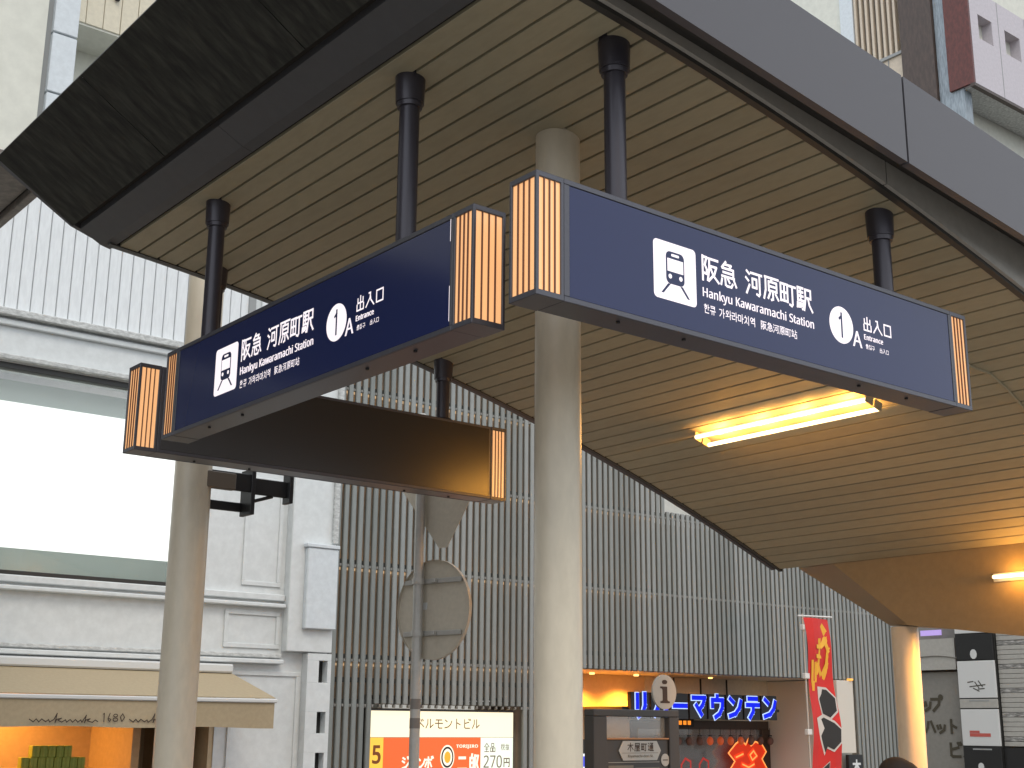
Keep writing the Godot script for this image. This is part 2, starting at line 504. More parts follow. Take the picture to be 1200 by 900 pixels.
func net(bones: Array, cell: float, k: float) -> ArrayMesh:
	var lo := Vector3(9, 9, 9)
	var hi := -lo
	for b in bones:
		for i in 2:
			var r: Vector3 = Vector3.ONE * (b[2 + i] + cell * 2.0 + k * 0.3)
			lo = lo.min(b[i] - r)
			hi = hi.max(b[i] + r)
	var n := Vector3i(((hi - lo) / cell).ceil()) + Vector3i.ONE
	var v := PackedFloat32Array()
	v.resize(n.x * n.y * n.z)
	for z in n.z:
		for y in n.y:
			for x in n.x:
				v[(z * n.y + y) * n.x + x] = field(lo + Vector3(x, y, z) * cell, bones, k)
	var verts := {}
	for z in n.z - 1:
		for y in n.y - 1:
			for x in n.x - 1:
				var at := (z * n.y + y) * n.x + x
				var c := Vector3.ZERO
				var cnt := 0
				for e in [[0, 0, 0, 0], [0, 1, 0, 0], [0, 0, 1, 0], [0, 1, 1, 0], [1, 0, 0, 0], [1, 1, 0, 0], [1, 0, 1, 0], [1, 1, 1, 0], [2, 0, 0, 0], [2, 1, 0, 0], [2, 0, 1, 0], [2, 1, 1, 0]]:
					var o := Vector3i.ZERO
					var ax: int = e[0]
					o[(ax + 1) % 3] = e[1]
					o[(ax + 2) % 3] = e[2]
					var i0 := at + (o.z * n.y + o.y) * n.x + o.x
					var st: int = [1, n.x, n.x * n.y][ax]
					var f0 := v[i0]
					var f1 := v[i0 + st]
					if (f0 < 0.0) != (f1 < 0.0):
						var q := Vector3(o)
						q[ax] += f0 / (f0 - f1)
						c += q
						cnt += 1
				if cnt:
					verts[Vector3i(x, y, z)] = lo + (Vector3(x, y, z) + c / cnt) * cell
	var st2 := begin()
	for kx in verts:
		var at2: int = (kx.z * n.y + kx.y) * n.x + kx.x
		for ax in 3:
			var stp: int = [1, n.x, n.x * n.y][ax]
			var f0 := v[at2]
			var f1 := v[at2 + stp]
			if (f0 < 0.0) == (f1 < 0.0):
				continue
			var d1 := Vector3i.ZERO
			var d2 := Vector3i.ZERO
			d1[(ax + 1) % 3] = 1
			d2[(ax + 2) % 3] = 1
			if not (verts.has(kx - d1) and verts.has(kx - d2) and verts.has(kx - d1 - d2)):
				continue
			var q := [verts[kx], verts[kx - d1], verts[kx - d1 - d2], verts[kx - d2]]
			if f0 < 0.0:
				q = [q[3], q[2], q[1], q[0]]
			for i in [0, 1, 2, 0, 2, 3]:
				st2.set_smooth_group(0)
				st2.add_vertex(q[i])
	st2.index()
	st2.generate_normals()
	return st2.commit()

func _ready() -> void:
	rng.seed = 7
	# ------------------------------------------------------------ camera
	var yaw := 0.675231
	var pitch := 0.255376
	var roll := 0.0083195
	var fw := Vector3(sin(yaw) * cos(pitch), sin(pitch), -cos(yaw) * cos(pitch))
	var rt := Vector3(cos(yaw), 0, sin(yaw))
	var up := rt.cross(fw)
	var r2 := rt * cos(roll) + up * sin(roll)
	var u2 := -rt * sin(roll) + up * cos(roll)
	var cam := Camera3D.new()
	cam.name = "camera"
	cam.transform = Transform3D(Basis(r2, u2, -fw), Vector3(0, 1.9, 0))
	cam.fov = rad_to_deg(2.0 * atan(450.0 / 1529.6))
	cam.near = 0.05
	cam.far = 500.0
	add_child(cam)
	cam.current = true
	# ------------------------------------------------------------ sky and sun: overcast late afternoon
	var sm := ProceduralSkyMaterial.new()
	sm.sky_top_color = Color(0.82, 0.845, 0.88)
	sm.sky_horizon_color = Color(0.84, 0.86, 0.88)
	sm.sky_curve = 0.3
	sm.ground_bottom_color = Color(0.3, 0.3, 0.3)
	sm.ground_horizon_color = Color(0.45, 0.45, 0.45)
	sm.sun_angle_max = 1.0
	var sky := Sky.new()
	sky.sky_material = sm
	var env := Environment.new()
	env.background_mode = Environment.BG_SKY
	env.sky = sky
	env.tonemap_mode = Environment.TONE_MAPPER_LINEAR
	env.tonemap_exposure = EXPO
	env.sdfgi_enabled = true
	env.ssao_enabled = true
	env.ssil_enabled = true
	var we := WorldEnvironment.new()
	we.name = "environment"
	we.environment = env
	add_child(we)
	var sun := DirectionalLight3D.new()
	sun.name = "sun"
	sun.light_energy = 0.2
	sun.light_color = Color(1.0, 0.97, 0.93)
	sun.light_angular_distance = 25.0
	sun.shadow_enabled = true
	sun.rotation_degrees = Vector3(-50, -20, 0)
	add_child(sun)

	make_glyphs()
	noise_tex("fine", 0.06, 5, 0.72, 1.0)
	noise_tex("stain", 0.02, 6, 0.5, 1.0)
	noise_tex("soft", 0.02, 5, 0.955, 1.0)
	noise_tex("grain", 0.16, 3, 0.90, 1.0)
	noise_tex("weather", 0.018, 6, 0.80, 1.0)
	noise_tex("grit", 0.2, 3, 0.6, 1.0)
	make_materials()
	build_ground()
	build_canopy()
	build_signs()
	build_lamps()
	build_white_building()
	build_slat_building()
	build_far_buildings()
	build_street_things()

func make_materials() -> void:
	var sc := Vector3(1, 1, 1)
	mat("paving", 0.30, 0.285, 0.26, 0.8, 0.0, "fine", sc * 0.5)
	mat("asphalt", 0.06, 0.06, 0.062, 0.9, 0.0, "grit", sc * 1.5)
	mat("kerb", 0.32, 0.31, 0.29, 0.8, 0.0, "fine", sc)
	mat("plank_a", 0.395, 0.35, 0.238, 0.62, 0.0, "soft", Vector3(2.0, 2.0, 0.6))
	mat("plank_b", 0.375, 0.333, 0.225, 0.6, 0.0, "soft", Vector3(1.6, 1.6, 0.5))
	mat("plank_c", 0.42, 0.373, 0.253, 0.65, 0.0, "soft", Vector3(2.4, 2.4, 0.7))
	mat("backing", 0.03, 0.025, 0.02, 0.9)
	mat("visor", 0.058, 0.057, 0.045, 0.85, 0.0, "stain", Vector3(0.45, 0.45, 1.3))
	mat("band", 0.09, 0.09, 0.095, 0.6, 0.0, "soft", sc)
	mat("fascia", 0.088, 0.084, 0.093, 0.5, 0.0, "grain", sc * 3.0)
	mat("trim_light", 0.46, 0.44, 0.40, 0.6, 0.0, "soft", sc)
	mat("trim_dark", 0.035, 0.033, 0.03, 0.5)
	mat("roof_top", 0.2, 0.2, 0.2, 0.8)
	mat("column", 0.66, 0.58, 0.445, 0.38, 0.0, "soft", Vector3(1.6, 0.5, 1.6))
	mat("beam", 0.29, 0.215, 0.115, 0.55, 0.0, "soft", sc)
	mat("sign_frame", 0.085, 0.085, 0.10, 0.38, 0.35, "soft", sc * 4.0)
	mat("sign_back", 0.028, 0.023, 0.02, 0.25, 0.0)
	mat("navy", 0.016, 0.024, 0.086, 0.16).metallic_specular = 0.42
	mat("pipe", 0.05, 0.045, 0.055, 0.32, 0.3)
	mat("dark_steel", 0.04, 0.04, 0.042, 0.5, 0.4)
	mat("lantern_wood", 0.15, 0.065, 0.04, 0.6)
	glow("letter_white", 1.0, 0.90, 0.95, 0.86)
	glow("lantern_glow", 1.0, 0.52, 0.23, 0.80, 0.3)
	glow("tube_glow", 1.0, 0.84, 0.52, 3.2)
	mat("lamp_white", 0.7, 0.66, 0.55, 0.4)
	mat("white_paint", 0.69, 0.72, 0.72, 0.55, 0.0, "soft", sc * 0.7)
	mat("white_rib", 0.76, 0.79, 0.80, 0.5, 0.0, "soft", Vector3(2.0, 0.4, 2.0))
	mat("groove", 0.30, 0.31, 0.31, 0.8)
	mat("ledge_dirty", 0.64, 0.655, 0.64, 0.7, 0.0, "weather", Vector3(1.2, 3.0, 1.2))
	mat("cream", 0.70, 0.70, 0.62, 0.7, 0.0, "soft", sc * 0.4)
	mat("panel_blue_white", 0.66, 0.71, 0.74, 0.6, 0.0, "soft", sc)
	mat("frame_dark", 0.03, 0.03, 0.028, 0.4, 0.2)
	mat("window_green", 0.20, 0.27, 0.23, 0.15)
	glow("window_lit", 0.97, 1.0, 0.97, 1.25)
	mat("slat", 0.245, 0.256, 0.24, 0.45, 0.35, "soft", Vector3(3, 0.5, 3))
	mat("slat_b", 0.215, 0.226, 0.212, 0.5, 0.35, "soft", Vector3(3, 0.4, 3))
	mat("slat_c", 0.27, 0.28, 0.265, 0.42, 0.35, "soft", Vector3(3, 0.6, 3))
	mat("slat_rail", 0.05, 0.05, 0.05, 0.7, 0.0)
	mat("slat_wall", 0.34, 0.28, 0.21, 0.8, 0.0, "soft", sc)
	mat("bracket", 0.22, 0.21, 0.19, 0.45, 0.4)
	glow("led_strip", 1.0, 0.68, 0.38, 0.5)
	glow("led_wash", 1.0, 0.55, 0.22, 4.0)
	mat("interior_tan", 0.55, 0.42, 0.26, 0.7, 0.0, "soft", sc)
	mat("awning", 0.42, 0.34, 0.22, 0.85, 0.0, "soft", sc * 2.0)
	mat("ink_brown", 0.05, 0.03, 0.02, 0.8)
	mat("galvanised", 0.46, 0.445, 0.41, 0.45, 0.25, "soft", sc * 2.0)
	mat("sign_plate_back", 0.58, 0.52, 0.42, 0.55, 0.1, "soft", sc * 2.0)
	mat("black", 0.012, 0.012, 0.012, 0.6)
	mat("white_plate", 0.62, 0.63, 0.62, 0.45)

func build_ground() -> void:
	var g := add(self, "ground", null, mats["asphalt"])
	var pm := PlaneMesh.new()
	pm.size = Vector2(400, 400)
	g.mesh = pm
	structure(g)
	# raised pavement under the canopy and along the far buildings
	var p := box(self, "pavement", Vector3(-6, -0.3, -9.0), Vector3(20, 0.12, 8), mats["paving"], 0.02)
	structure(p)
	var q := box(self, "far_pavement", Vector3(-20, -0.3, -30.0), Vector3(60, 0.12, -10.4), mats["paving"], 0.02)
	structure(q)

# ---------------------------------------------------------------- canopy
func build_canopy() -> void:
	var zn := -3.28
	var zf := -7.0
	var root := thing("station_canopy", "grey entrance canopy with beige slatted soffit on round columns", "canopy", Vector3(5.4, 0.12, -5.1))
	var org := root.position
	# planks: equal steps along the curve
	var x := 2.675
	var i := 0
	var pitch := 0.122
	while x < 8.43:
		var s := -0.089 - 0.054 * (x + 0.06 - 2.65)
		var dx := pitch / sqrt(1.0 + s * s)
		var x1 := minf(x + dx, 8.45)
		var gap := 0.013
		var a := Vector3(x + gap / 2.0, soffit(x + gap / 2.0), zf)
		var b := Vector3(x1 - gap / 2.0, soffit(x1 - gap / 2.0), zf)
		var up := Vector3(0, 0.018, 0)
		var e := Vector3(0.003, 0.003, 0)
		var st := begin()
		put_extrude(st, PackedVector3Array([a + Vector3(0, 0.003, 0) - org, a + Vector3(0.003, 0, 0) - org, b - Vector3(0.003, 0, 0) - org, b + Vector3(0, 0.003, 0) - org, b + up - org, a + up - org]), Vector3(0, 0, zn - zf))
		done(st, root, "soffit_plank", mats[["plank_a", "plank_b", "plank_c", "plank_a"][(i * 7 + i / 3) % 4]])
		x = x1
		i += 1
	# dark backing above the joints
	var prof := []
	for k in 25:
		prof.append(2.62 + (8.47 - 2.62) * k / 24.0)
	var st := begin()
	var low := PackedVector3Array()
	for v in prof:
		low.append(Vector3(v, soffit(v) + 0.0185, zf - 0.02) - org)
	for k in range(prof.size() - 1, -1, -1):
		low.append(Vector3(prof[k], soffit(prof[k]) + 0.04, zf - 0.02) - org)
	put_extrude(st, low, Vector3(0, 0, zn - zf + 0.04))
	done(st, root, "soffit_backing", mats["backing"])
	# dark edge trim along both sides
	for side in [[zf - 0.035, 0.033], [zn + 0.002, 0.033]]:
		st = begin()
		low = PackedVector3Array()
		for v in prof:
			low.append(Vector3(v, soffit(v) - 0.006, side[0]) - org)
		for k in range(prof.size() - 1, -1, -1):
			low.append(Vector3(prof[k], soffit(prof[k]) + 0.045, side[0]) - org)
		put_extrude(st, low, Vector3(0, 0, side[1]))
		done(st, root, "edge_trim", mats["trim_dark"])
	# light strip above the near edge, up to the underside of the fascia
	for seg in [[2.62, 4.742], [4.75, 6.9], [6.908, 8.47]]:
		st = begin()
		low = PackedVector3Array()
		for k in 9:
			var v: float = lerpf(seg[0], seg[1], k / 8.0)
			low.append(Vector3(v, soffit(v) + 0.012, zn + 0.036) - org)
		low.append(Vector3(seg[1], 4.555 - 0.122 * (seg[1] - 3.493), zn + 0.036) - org)
		low.append(Vector3(seg[0], 4.555 - 0.122 * (seg[0] - 3.493), zn + 0.036) - org)
		put_extrude(st, low, Vector3(0, 0, 0.02))
		done(st, root, "side_strip", mats["trim_light"])
	# recess above the strip
	st = begin()
	put_extrude(st, PackedVector3Array([Vector3(2.5, 4.66, zn + 0.03) - org, Vector3(8.5, 3.944, zn + 0.03) - org, Vector3(8.5, 3.984, zn + 0.03) - org, Vector3(2.5, 4.70, zn + 0.03) - org]), Vector3(0, 0, 0.205))
	done(st, root, "fascia_return", mats["trim_dark"])
	# fascia plates, near and far
	for seg in [[2.0, 4.593], [4.607, 7.2], [7.214, 8.9]]:
		var a0: float = seg[0]
		var a1: float = seg[1]
		var pts := PackedVector3Array()
		if a0 < 2.1:
			a0 = 1.968
			pts.append(Vector3(1.968, 4.955, -3.05) - org)
			pts.append(Vector3(2.43, 4.668, -3.05) - org)
			pts.append(Vector3(2.47, 4.55, -3.05) - org)
		else:
			pts.append(Vector3(a0, 4.441 - 0.126 * (a0 - 3.251), -3.05) - org)
		pts.append(Vector3(a1, 4.441 - 0.126 * (a1 - 3.251), -3.05) - org)
		pts.append(Vector3(a1, 4.775 - 0.115 * (a1 - 3.811), -3.05) - org)
		pts.append(Vector3(a0, 4.775 - 0.115 * (a0 - 3.811), -3.05) - org)
		extrude(root, "fascia_plate", pts, Vector3(0, 0, 0.04), mats["fascia"])
	for seg in [[2.0, 4.593], [4.607, 7.2], [7.214, 8.5]]:
		var pts := PackedVector3Array()
		if seg[0] < 2.1:
			pts.append(Vector3(1.968, 4.955, -7.14) - org)
			pts.append(Vector3(2.43, 4.675, -7.14) - org)
			pts.append(Vector3(2.66, 4.60, -7.14) - org)
		for k in 9:
			var v: float = lerpf(maxf(seg[0], 2.7), seg[1], k / 8.0)
			pts.append(Vector3(v, soffit(v) + 0.03, -7.14) - org)
		pts.append(Vector3(seg[1], 4.775 - 0.115 * (seg[1] - 3.811), -7.14) - org)
		pts.append(Vector3(seg[0], 4.775 - 0.115 * (seg[0] - 3.811), -7.14) - org)
		extrude(root, "far_fascia_plate", pts, Vector3(0, 0, 0.038), mats["fascia"])
	# sloping front visor in panels, grey band under it
	for seg in [[-7.1, -5.86], [-5.852, -4.46], [-4.452, -3.051]]:
		var z0: float = seg[0]
		var zl: float = seg[1] - seg[0]
		extrude(root, "visor_panel", PackedVector3Array([Vector3(1.968, 4.955, z0) - org, Vector3(2.43, 4.664, z0) - org, Vector3(2.44, 4.70, z0) - org, Vector3(1.985, 4.985, z0) - org]), Vector3(0, 0, zl), mats["visor"])
	for seg in [[-7.1, -5.35], [-5.347, -3.26]]:
		var z0: float = seg[0]
		extrude(root, "front_band", PackedVector3Array([Vector3(2.475, 4.655, z0) - org, Vector3(2.50, 4.642, z0) - org, Vector3(2.605, 4.588, z0) - org, Vector3(2.66, 4.576, z0) - org, Vector3(2.66, 4.62, z0) - org, Vector3(2.475, 4.70, z0) - org]), Vector3(0, 0, seg[1] - z0), mats["band"])
	box(root, "front_groove", Vector3(2.43, 4.69, -7.1) - org, Vector3(2.49, 4.72, -3.1) - org, mats["backing"])
	# roof sheet
	extrude(root, "roof_sheet", PackedVector3Array([Vector3(1.98, 4.95, -7.1) - org, Vector3(8.9, 4.15, -7.1) - org, Vector3(8.9, 4.18, -7.1) - org, Vector3(1.98, 4.98, -7.1) - org]), Vector3(0, 0, 4.05), mats["roof_top"])
	# cross beam at the low end with bevelled ends
	build_beam(root, org)
	# columns
	cyl(root, "support_column", Vector3(3.563, 0.12, -4.132) - org, soffit(3.563) - 0.12 + 0.012, 0.1, 0.1, mats["column"], 48)
	cyl(root, "support_column", Vector3(8.63, 0.12, -5.98) - org, 2.64 - 0.12, 0.1, 0.1, mats["column"], 48)
	cyl(root, "support_column", Vector3(8.63, 0.12, -4.3) - org, 2.64 - 0.12, 0.1, 0.1, mats["column"], 48)
	# conduit across the planks near the right-hand sign
	var cpts := [Vector3(6.2, 0, -3.93), Vector3(6.415, 0, -3.874), Vector3(6.505, 0, -3.837), Vector3(6.689, 0, -3.848), Vector3(6.92, 0, -3.885), Vector3(7.4, 0, -3.97)]
	for k in cpts.size() - 1:
		var p0: Vector3 = cpts[k]
		var p1: Vector3 = cpts[k + 1]
		p0.y = soffit(p0.x) - 0.004
		p1.y = soffit(p1.x) - 0.004
		rod(root, "conduit", p0 - org, p1 - org, 0.009, mats["plank_b"], 8)

func build_beam(root: Node3D, org: Vector3) -> void:
	# haunched box beam; front face at x = 8.45, bevelled end faces run back to x = 8.75
	var f := [Vector3(8.45, 3.15, -6.476), Vector3(8.45, 2.643, -5.823), Vector3(8.45, 2.51, -4.85), Vector3(8.45, 2.643, -4.4), Vector3(8.45, 3.15, -3.75)]
	var b := [Vector3(8.78, 3.19, -7.08), Vector3(8.78, 2.672, -6.21), Vector3(8.78, 2.54, -4.85), Vector3(8.78, 2.672, -4.1), Vector3(8.78, 3.19, -3.3)]
	var ft := [Vector3(8.45, 3.24, -6.476), Vector3(8.45, 3.24, -3.75)]
	var bt := [Vector3(8.78, 3.24, -7.08), Vector3(8.78, 3.24, -3.3)]
	var st := begin()
	var mid := Vector3(8.65, 3.0, -5.1)
	for k in 4:
		quad(st, f[k] - org, f[k + 1] - org, b[k + 1] - org, b[k] - org, (f[k] + f[k + 1]) / 2.0 - mid)
		tri(st, f[k] - org, f[k + 1] - org, Vector3(8.45, 3.24, -5.1) - org, Vector3(-1, 0, 0))
		tri(st, b[k] - org, b[k + 1] - org, Vector3(8.78, 3.24, -5.1) - org, Vector3(1, 0, 0))
	tri(st, f[0] - org, ft[0] - org, Vector3(8.45, 3.24, -5.1) - org, Vector3(-1, 0, 0))
	tri(st, f[4] - org, ft[1] - org, Vector3(8.45, 3.24, -5.1) - org, Vector3(-1, 0, 0))
	tri(st, b[0] - org, bt[0] - org, Vector3(8.78, 3.24, -5.1) - org, Vector3(1, 0, 0))
	tri(st, b[4] - org, bt[1] - org, Vector3(8.78, 3.24, -5.1) - org, Vector3(1, 0, 0))
	quad(st, f[0] - org, ft[0] - org, bt[0] - org, b[0] - org, Vector3(-0.3, 0, -1))
	quad(st, f[4] - org, ft[1] - org, bt[1] - org, b[4] - org, Vector3(-0.3, 0, 1))
	quad(st, ft[0] - org, ft[1] - org, bt[1] - org, bt[0] - org, Vector3(0, 1, 0))
	done(st, root, "cross_beam", mats["beam"])
	box(root, "end_wall", Vector3(8.80, 3.2, -7.08) - org, Vector3(8.88, 4.15, -3.1) - org, mats["fascia"])

func build_signs() -> void:
	sign_box("station_sign", "navy lit station sign parallel to the long fascia plate, bright sky sheen", Vector3(2.765 + 1.345, 3.355, -3.40), 0.0, [-0.883, 0.815], true)
	var l := sign_box("station_sign_001", "navy lit station sign under the dark stained front visor", Vector3(2.8175, 3.325, -5.005), -PI / 2.0, [-1.017, 0.777], true)
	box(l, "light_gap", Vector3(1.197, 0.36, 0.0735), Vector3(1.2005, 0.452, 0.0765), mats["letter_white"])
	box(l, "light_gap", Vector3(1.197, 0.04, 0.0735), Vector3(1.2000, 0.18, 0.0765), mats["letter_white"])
	SIGN_L = 2.61
	SIGN_H = 0.495
	sign_box("station_sign_002", "station sign seen from behind, plain dark back with two lanterns", Vector3(4.075, 3.345, -6.85), PI, [-0.823, 0.85], false)

func build_lamps() -> void:
	tube_lamp("lit twin tube lamp on the planks above the white pole", 6.42, -5.99, -4.60, [0.0, 0.13])
	var under := tube_lamp("lit tube lamp on the far face of the brown cross beam", 8.3, -5.3, -4.1, [0.0], true)
	under.position = Vector3(8.78, 2.61, -4.7)
	under.rotation.z = PI / 2.0
	for c in under.get_children():
		if c is OmniLight3D:
			c.light_energy = 0.7
	tube_lamp("lit single tube lamp mounted on the brown cross beam", 8.3, -5.06, -3.78, [0.0], true)

# ---------------------------------------------------------------- white shop building on the left
func build_white_building() -> void:
	var z := -12.0
	var o := Vector3(3.5, 0.12, -12.0)
	var root := thing("white_shop_building", "white panelled shop building with big bright window and ribbed cladding", "building", o)
	var w: Material = mats["white_paint"]
	# walls round the openings: shop front below (x 2.2..5.95, up to 2.35), window above (x 0.5..5.62)
	box(root, "wall", Vector3(-4, 0.12, z - 0.4) - o, Vector3(1.0, 7.05, z) - o, w)
	box(root, "wall", Vector3(5.95, 0.12, z - 0.4) - o, Vector3(7.17, 3.05, z) - o, w)
	box(root, "wall", Vector3(1.0, 2.36, z - 0.4) - o, Vector3(5.62, 3.17, z) - o, w)
	box(root, "wall", Vector3(5.62, 2.36, z - 0.4) - o, Vector3(5.95, 3.05, z) - o, w)
	box(root, "wall", Vector3(5.62, 3.05, z - 0.4) - o, Vector3(7.17, 7.05, z) - o, w)
	box(root, "wall", Vector3(1.0, 5.11, z - 0.4) - o, Vector3(5.62, 7.05, z) - o, w)
	box(root, "wall", Vector3(-4, 0.12, z - 6.0) - o, Vector3(7.17, 7.05, z - 3.0) - o, w)
	# ledges
	for l in [[5.53, 5.60, 0.10, "ledge_dirty"], [5.45, 5.505, 0.05, "white_paint"], [5.12, 5.17, 0.08, "ledge_dirty"], [3.10, 3.165, 0.06, "white_paint"], [3.03, 3.07, 0.09, "white_paint"], [2.53, 2.57, 0.05, "ledge_dirty"], [2.47, 2.515, 0.10, "white_paint"]]:
		box(root, "ledge", Vector3(-3.9, l[0], z + 0.001) - o, Vector3(6.62 if l[0] < 4 else 7.165, l[1], z + l[2]) - o, mats[l[3]], 0.008)
	# ribbed cladding
	var x := 0.9
	while x < 7.1:
		if absf(x - 6.06) > 0.06:
			box(root, "cladding_panel", Vector3(x, 5.61, z + 0.002) - o, Vector3(x + 0.112, 6.98, z + 0.03) - o, mats["white_rib"], 0.006)
		x += 0.12
	box(root, "cladding_joint", Vector3(6.02, 5.61, z + 0.001) - o, Vector3(6.10, 6.98, z + 0.05) - o, mats["groove"], 0.004)
	# big window
	var fr := begin()
	for e in [[1.0, 5.055, 5.62, 5.112], [1.0, 3.168, 5.62, 3.21], [1.0, 3.21, 1.05, 5.055], [5.57, 3.21, 5.62, 5.055]]:
		put_box(fr, Vector3((e[0] + e[2]) / 2, (e[1] + e[3]) / 2, z - 0.06) - o, Vector3(e[2] - e[0], e[3] - e[1], 0.1), 0.004)
	var win := done(fr, root, "window", mats["frame_dark"])
	box(win, "window_reveal", Vector3(1.05, 3.21, z - 0.5) - o, Vector3(5.57, 5.055, z - 0.44) - o, mats["window_green"])
	var lit := box(win, "lit_blind", Vector3(1.05, 3.46, z - 0.43) - o, Vector3(5.57, 4.84, z - 0.41) - o, mats["window_lit"], 0.004)
	lit.set_meta("label", "overexposed white lit blind behind the glass")
	var gm := mat("glass", 0.9, 0.95, 0.93, 0.02)
	gm.transparency = BaseMaterial3D.TRANSPARENCY_ALPHA
	gm.albedo_color.a = 0.12
	box(win, "pane", Vector3(1.05, 3.21, z - 0.075) - o, Vector3(5.57, 5.055, z - 0.069) - o, gm)
	# mouldings right of the pole
	for m in [[6.14, 3.24, 6.58, 4.35]]:
		moulding(root, m[0], m[1], m[2], m[3], z, o)
	moulding(root, 5.98, 2.62, 6.60, 2.99, z, o)
	moulding(root, 6.08, 0.5, 6.86, 2.40, z, o)
	# pilaster with a box and ventilation slots
	box(root, "pilaster", Vector3(6.63, 2.60, z + 0.002) - o, Vector3(7.16, 7.0, z + 0.12) - o, w, 0.008)
	box(root, "box_housing", Vector3(6.79, 2.83, z + 0.121) - o, Vector3(7.155, 3.66, z + 0.19) - o, mats["panel_blue_white"], 0.01)
	box(root, "housing_lid", Vector3(6.77, 3.661, z + 0.121) - o, Vector3(7.16, 3.70, z + 0.205) - o, mats["panel_blue_white"], 0.006)
	# lower pilaster with slots built round the holes
	var sy := [0.12, 0.98, 1.2, 1.4, 1.62, 1.84, 2.06, 2.28, 2.50]
	var slots := [[1.40, 1.61], [1.80, 2.01], [2.30, 2.52]]
	var last := 0.12
	for s in slots:
		box(root, "pilaster_block", Vector3(6.88, last, z + 0.002) - o, Vector3(7.16, s[0], z + 0.12) - o, w, 0.003)
		for e in [[6.88, 7.015], [7.115, 7.16]]:
			box(root, "pilaster_block", Vector3(e[0], s[0], z + 0.002) - o, Vector3(e[1], s[1], z + 0.12) - o, w, 0.002)
		box(root, "vent_slot", Vector3(7.015, s[0], z + 0.002) - o, Vector3(7.115, s[1], z + 0.02) - o, mats["black"])  # black colour stands in for the dark inside of the hole
		last = s[1]
	box(root, "pilaster_block", Vector3(6.88, last, z + 0.002) - o, Vector3(7.16, 2.59, z + 0.12) - o, w, 0.003)
	box(root, "downpipe_cover", Vector3(7.10, 3.72, z + 0.121) - o, Vector3(7.165, 6.0, z + 0.16) - o, mats["ledge_dirty"], 0.01)
	# shop front opening with a lit interior
	box(root, "shop_back_wall", Vector3(1.0, 0.12, z - 1.6) - o, Vector3(5.95, 2.36, z - 1.5) - o, mats["interior_tan"])
	box(root, "shop_ceiling", Vector3(1.0, 2.30, z - 1.5) - o, Vector3(5.95, 2.355, z - 0.4) - o, mats["lamp_white"])
	box(root, "shop_partition", Vector3(5.32, 0.12, z - 1.5) - o, Vector3(5.4, 2.3, z - 0.45) - o, mats["interior_tan"])
	box(root, "door_post", Vector3(5.62, 0.12, z - 0.35) - o, Vector3(5.72, 2.355, z - 0.05) - o, mat("door_post_beige", 0.45, 0.38, 0.27, 0.5), 0.006)
	box(root, "side_lining", Vector3(5.9, 0.12, z - 1.5) - o, Vector3(5.95, 2.36, z - 0.01) - o, mats["interior_tan"])
	var lp := box(root, "ceiling_light", Vector3(2.4, 2.27, z - 1.2) - o, Vector3(4.6, 2.295, z - 0.8) - o, glow("shop_light", 1.0, 0.62, 0.24, 3.0))
	lp.set_meta("label", "warm ceiling light panel")
	var al := AreaLight3D.new()
	al.name = "shop_area_light"
	al.area_size = Vector2(2.2, 0.4)
	al.light_color = Color(1.0, 0.66, 0.26)
	al.light_energy = 3.0
	al.shadow_enabled = true
	al.rotation_degrees = Vector3(-90, 0, 0)
	al.position = Vector3(3.5, 2.26, z - 1.0) - o
	root.add_child(al)
	# upper storeys
	box(root, "upper_wall", Vector3(-4, 7.06, z - 4.0) - o, Vector3(3.66, 14.0, z - 0.02) - o, mats["cream"])
	box(root, "upper_groove", Vector3(3.661, 7.06, z - 4.0) - o, Vector3(3.72, 14.0, z - 0.06) - o, mats["groove"])
	for yy in [[7.06, 7.88], [7.90, 8.53], [8.55, 9.9], [9.92, 14.0]]:
		box(root, "upper_panel", Vector3(3.721, yy[0], z - 4.0) - o, Vector3(3.965, yy[1], z + 0.01) - o, mats["panel_blue_white"], 0.006)
	# awning
	var a := thing("awning", "beige fabric shop awning with handwritten brown script on its valance", "awning", Vector3(4.0, 1.86, -11.0))
	var ao := a.position
	extrude(a, "canopy_cloth", PackedVector3Array([Vector3(-1.0, 2.36, z + 0.11) - ao, Vector3(6.04, 2.36, z + 0.11) - ao, Vector3(6.05, 2.115, -11.0) - ao, Vector3(-1.0, 2.115, -11.0) - ao]), Vector3(0, 0.006, 0.002), mats["awning"])
	box(a, "cassette", Vector3(-1.0, 2.365, z + 0.003) - ao, Vector3(6.04, 2.45, z + 0.16) - ao, mats["white_plate"], 0.015)
	box(a, "front_bar", Vector3(-1.0, 2.075, -11.02) - ao, Vector3(6.06, 2.112, -10.975) - ao, mats["white_plate"], 0.008)
	# valance with soft folds
	var st := begin()
	var n := 120
	for k in n:
		var x0 := -1.0 + 7.04 * k / n
		var x1 := -1.0 + 7.04 * (k + 1) / n
		var z0 := -10.995 + 0.012 * sin(x0 * 3.1) + 0.006 * sin(x0 * 8.3)
		var z1 := -10.995 + 0.012 * sin(x1 * 3.1) + 0.006 * sin(x1 * 8.3)
		var e0 := 1.855 + 0.006 * sin(x0 * 5.0)
		var e1 := 1.855 + 0.006 * sin(x1 * 5.0)
		quad(st, Vector3(x0, 2.076, -10.995) - ao, Vector3(x1, 2.076, -10.995) - ao, Vector3(x1, e1, z1) - ao, Vector3(x0, e0, z0) - ao, Vector3(0, 0, 1))
	done(st, a, "valance", mats["awning"])
	st = begin()
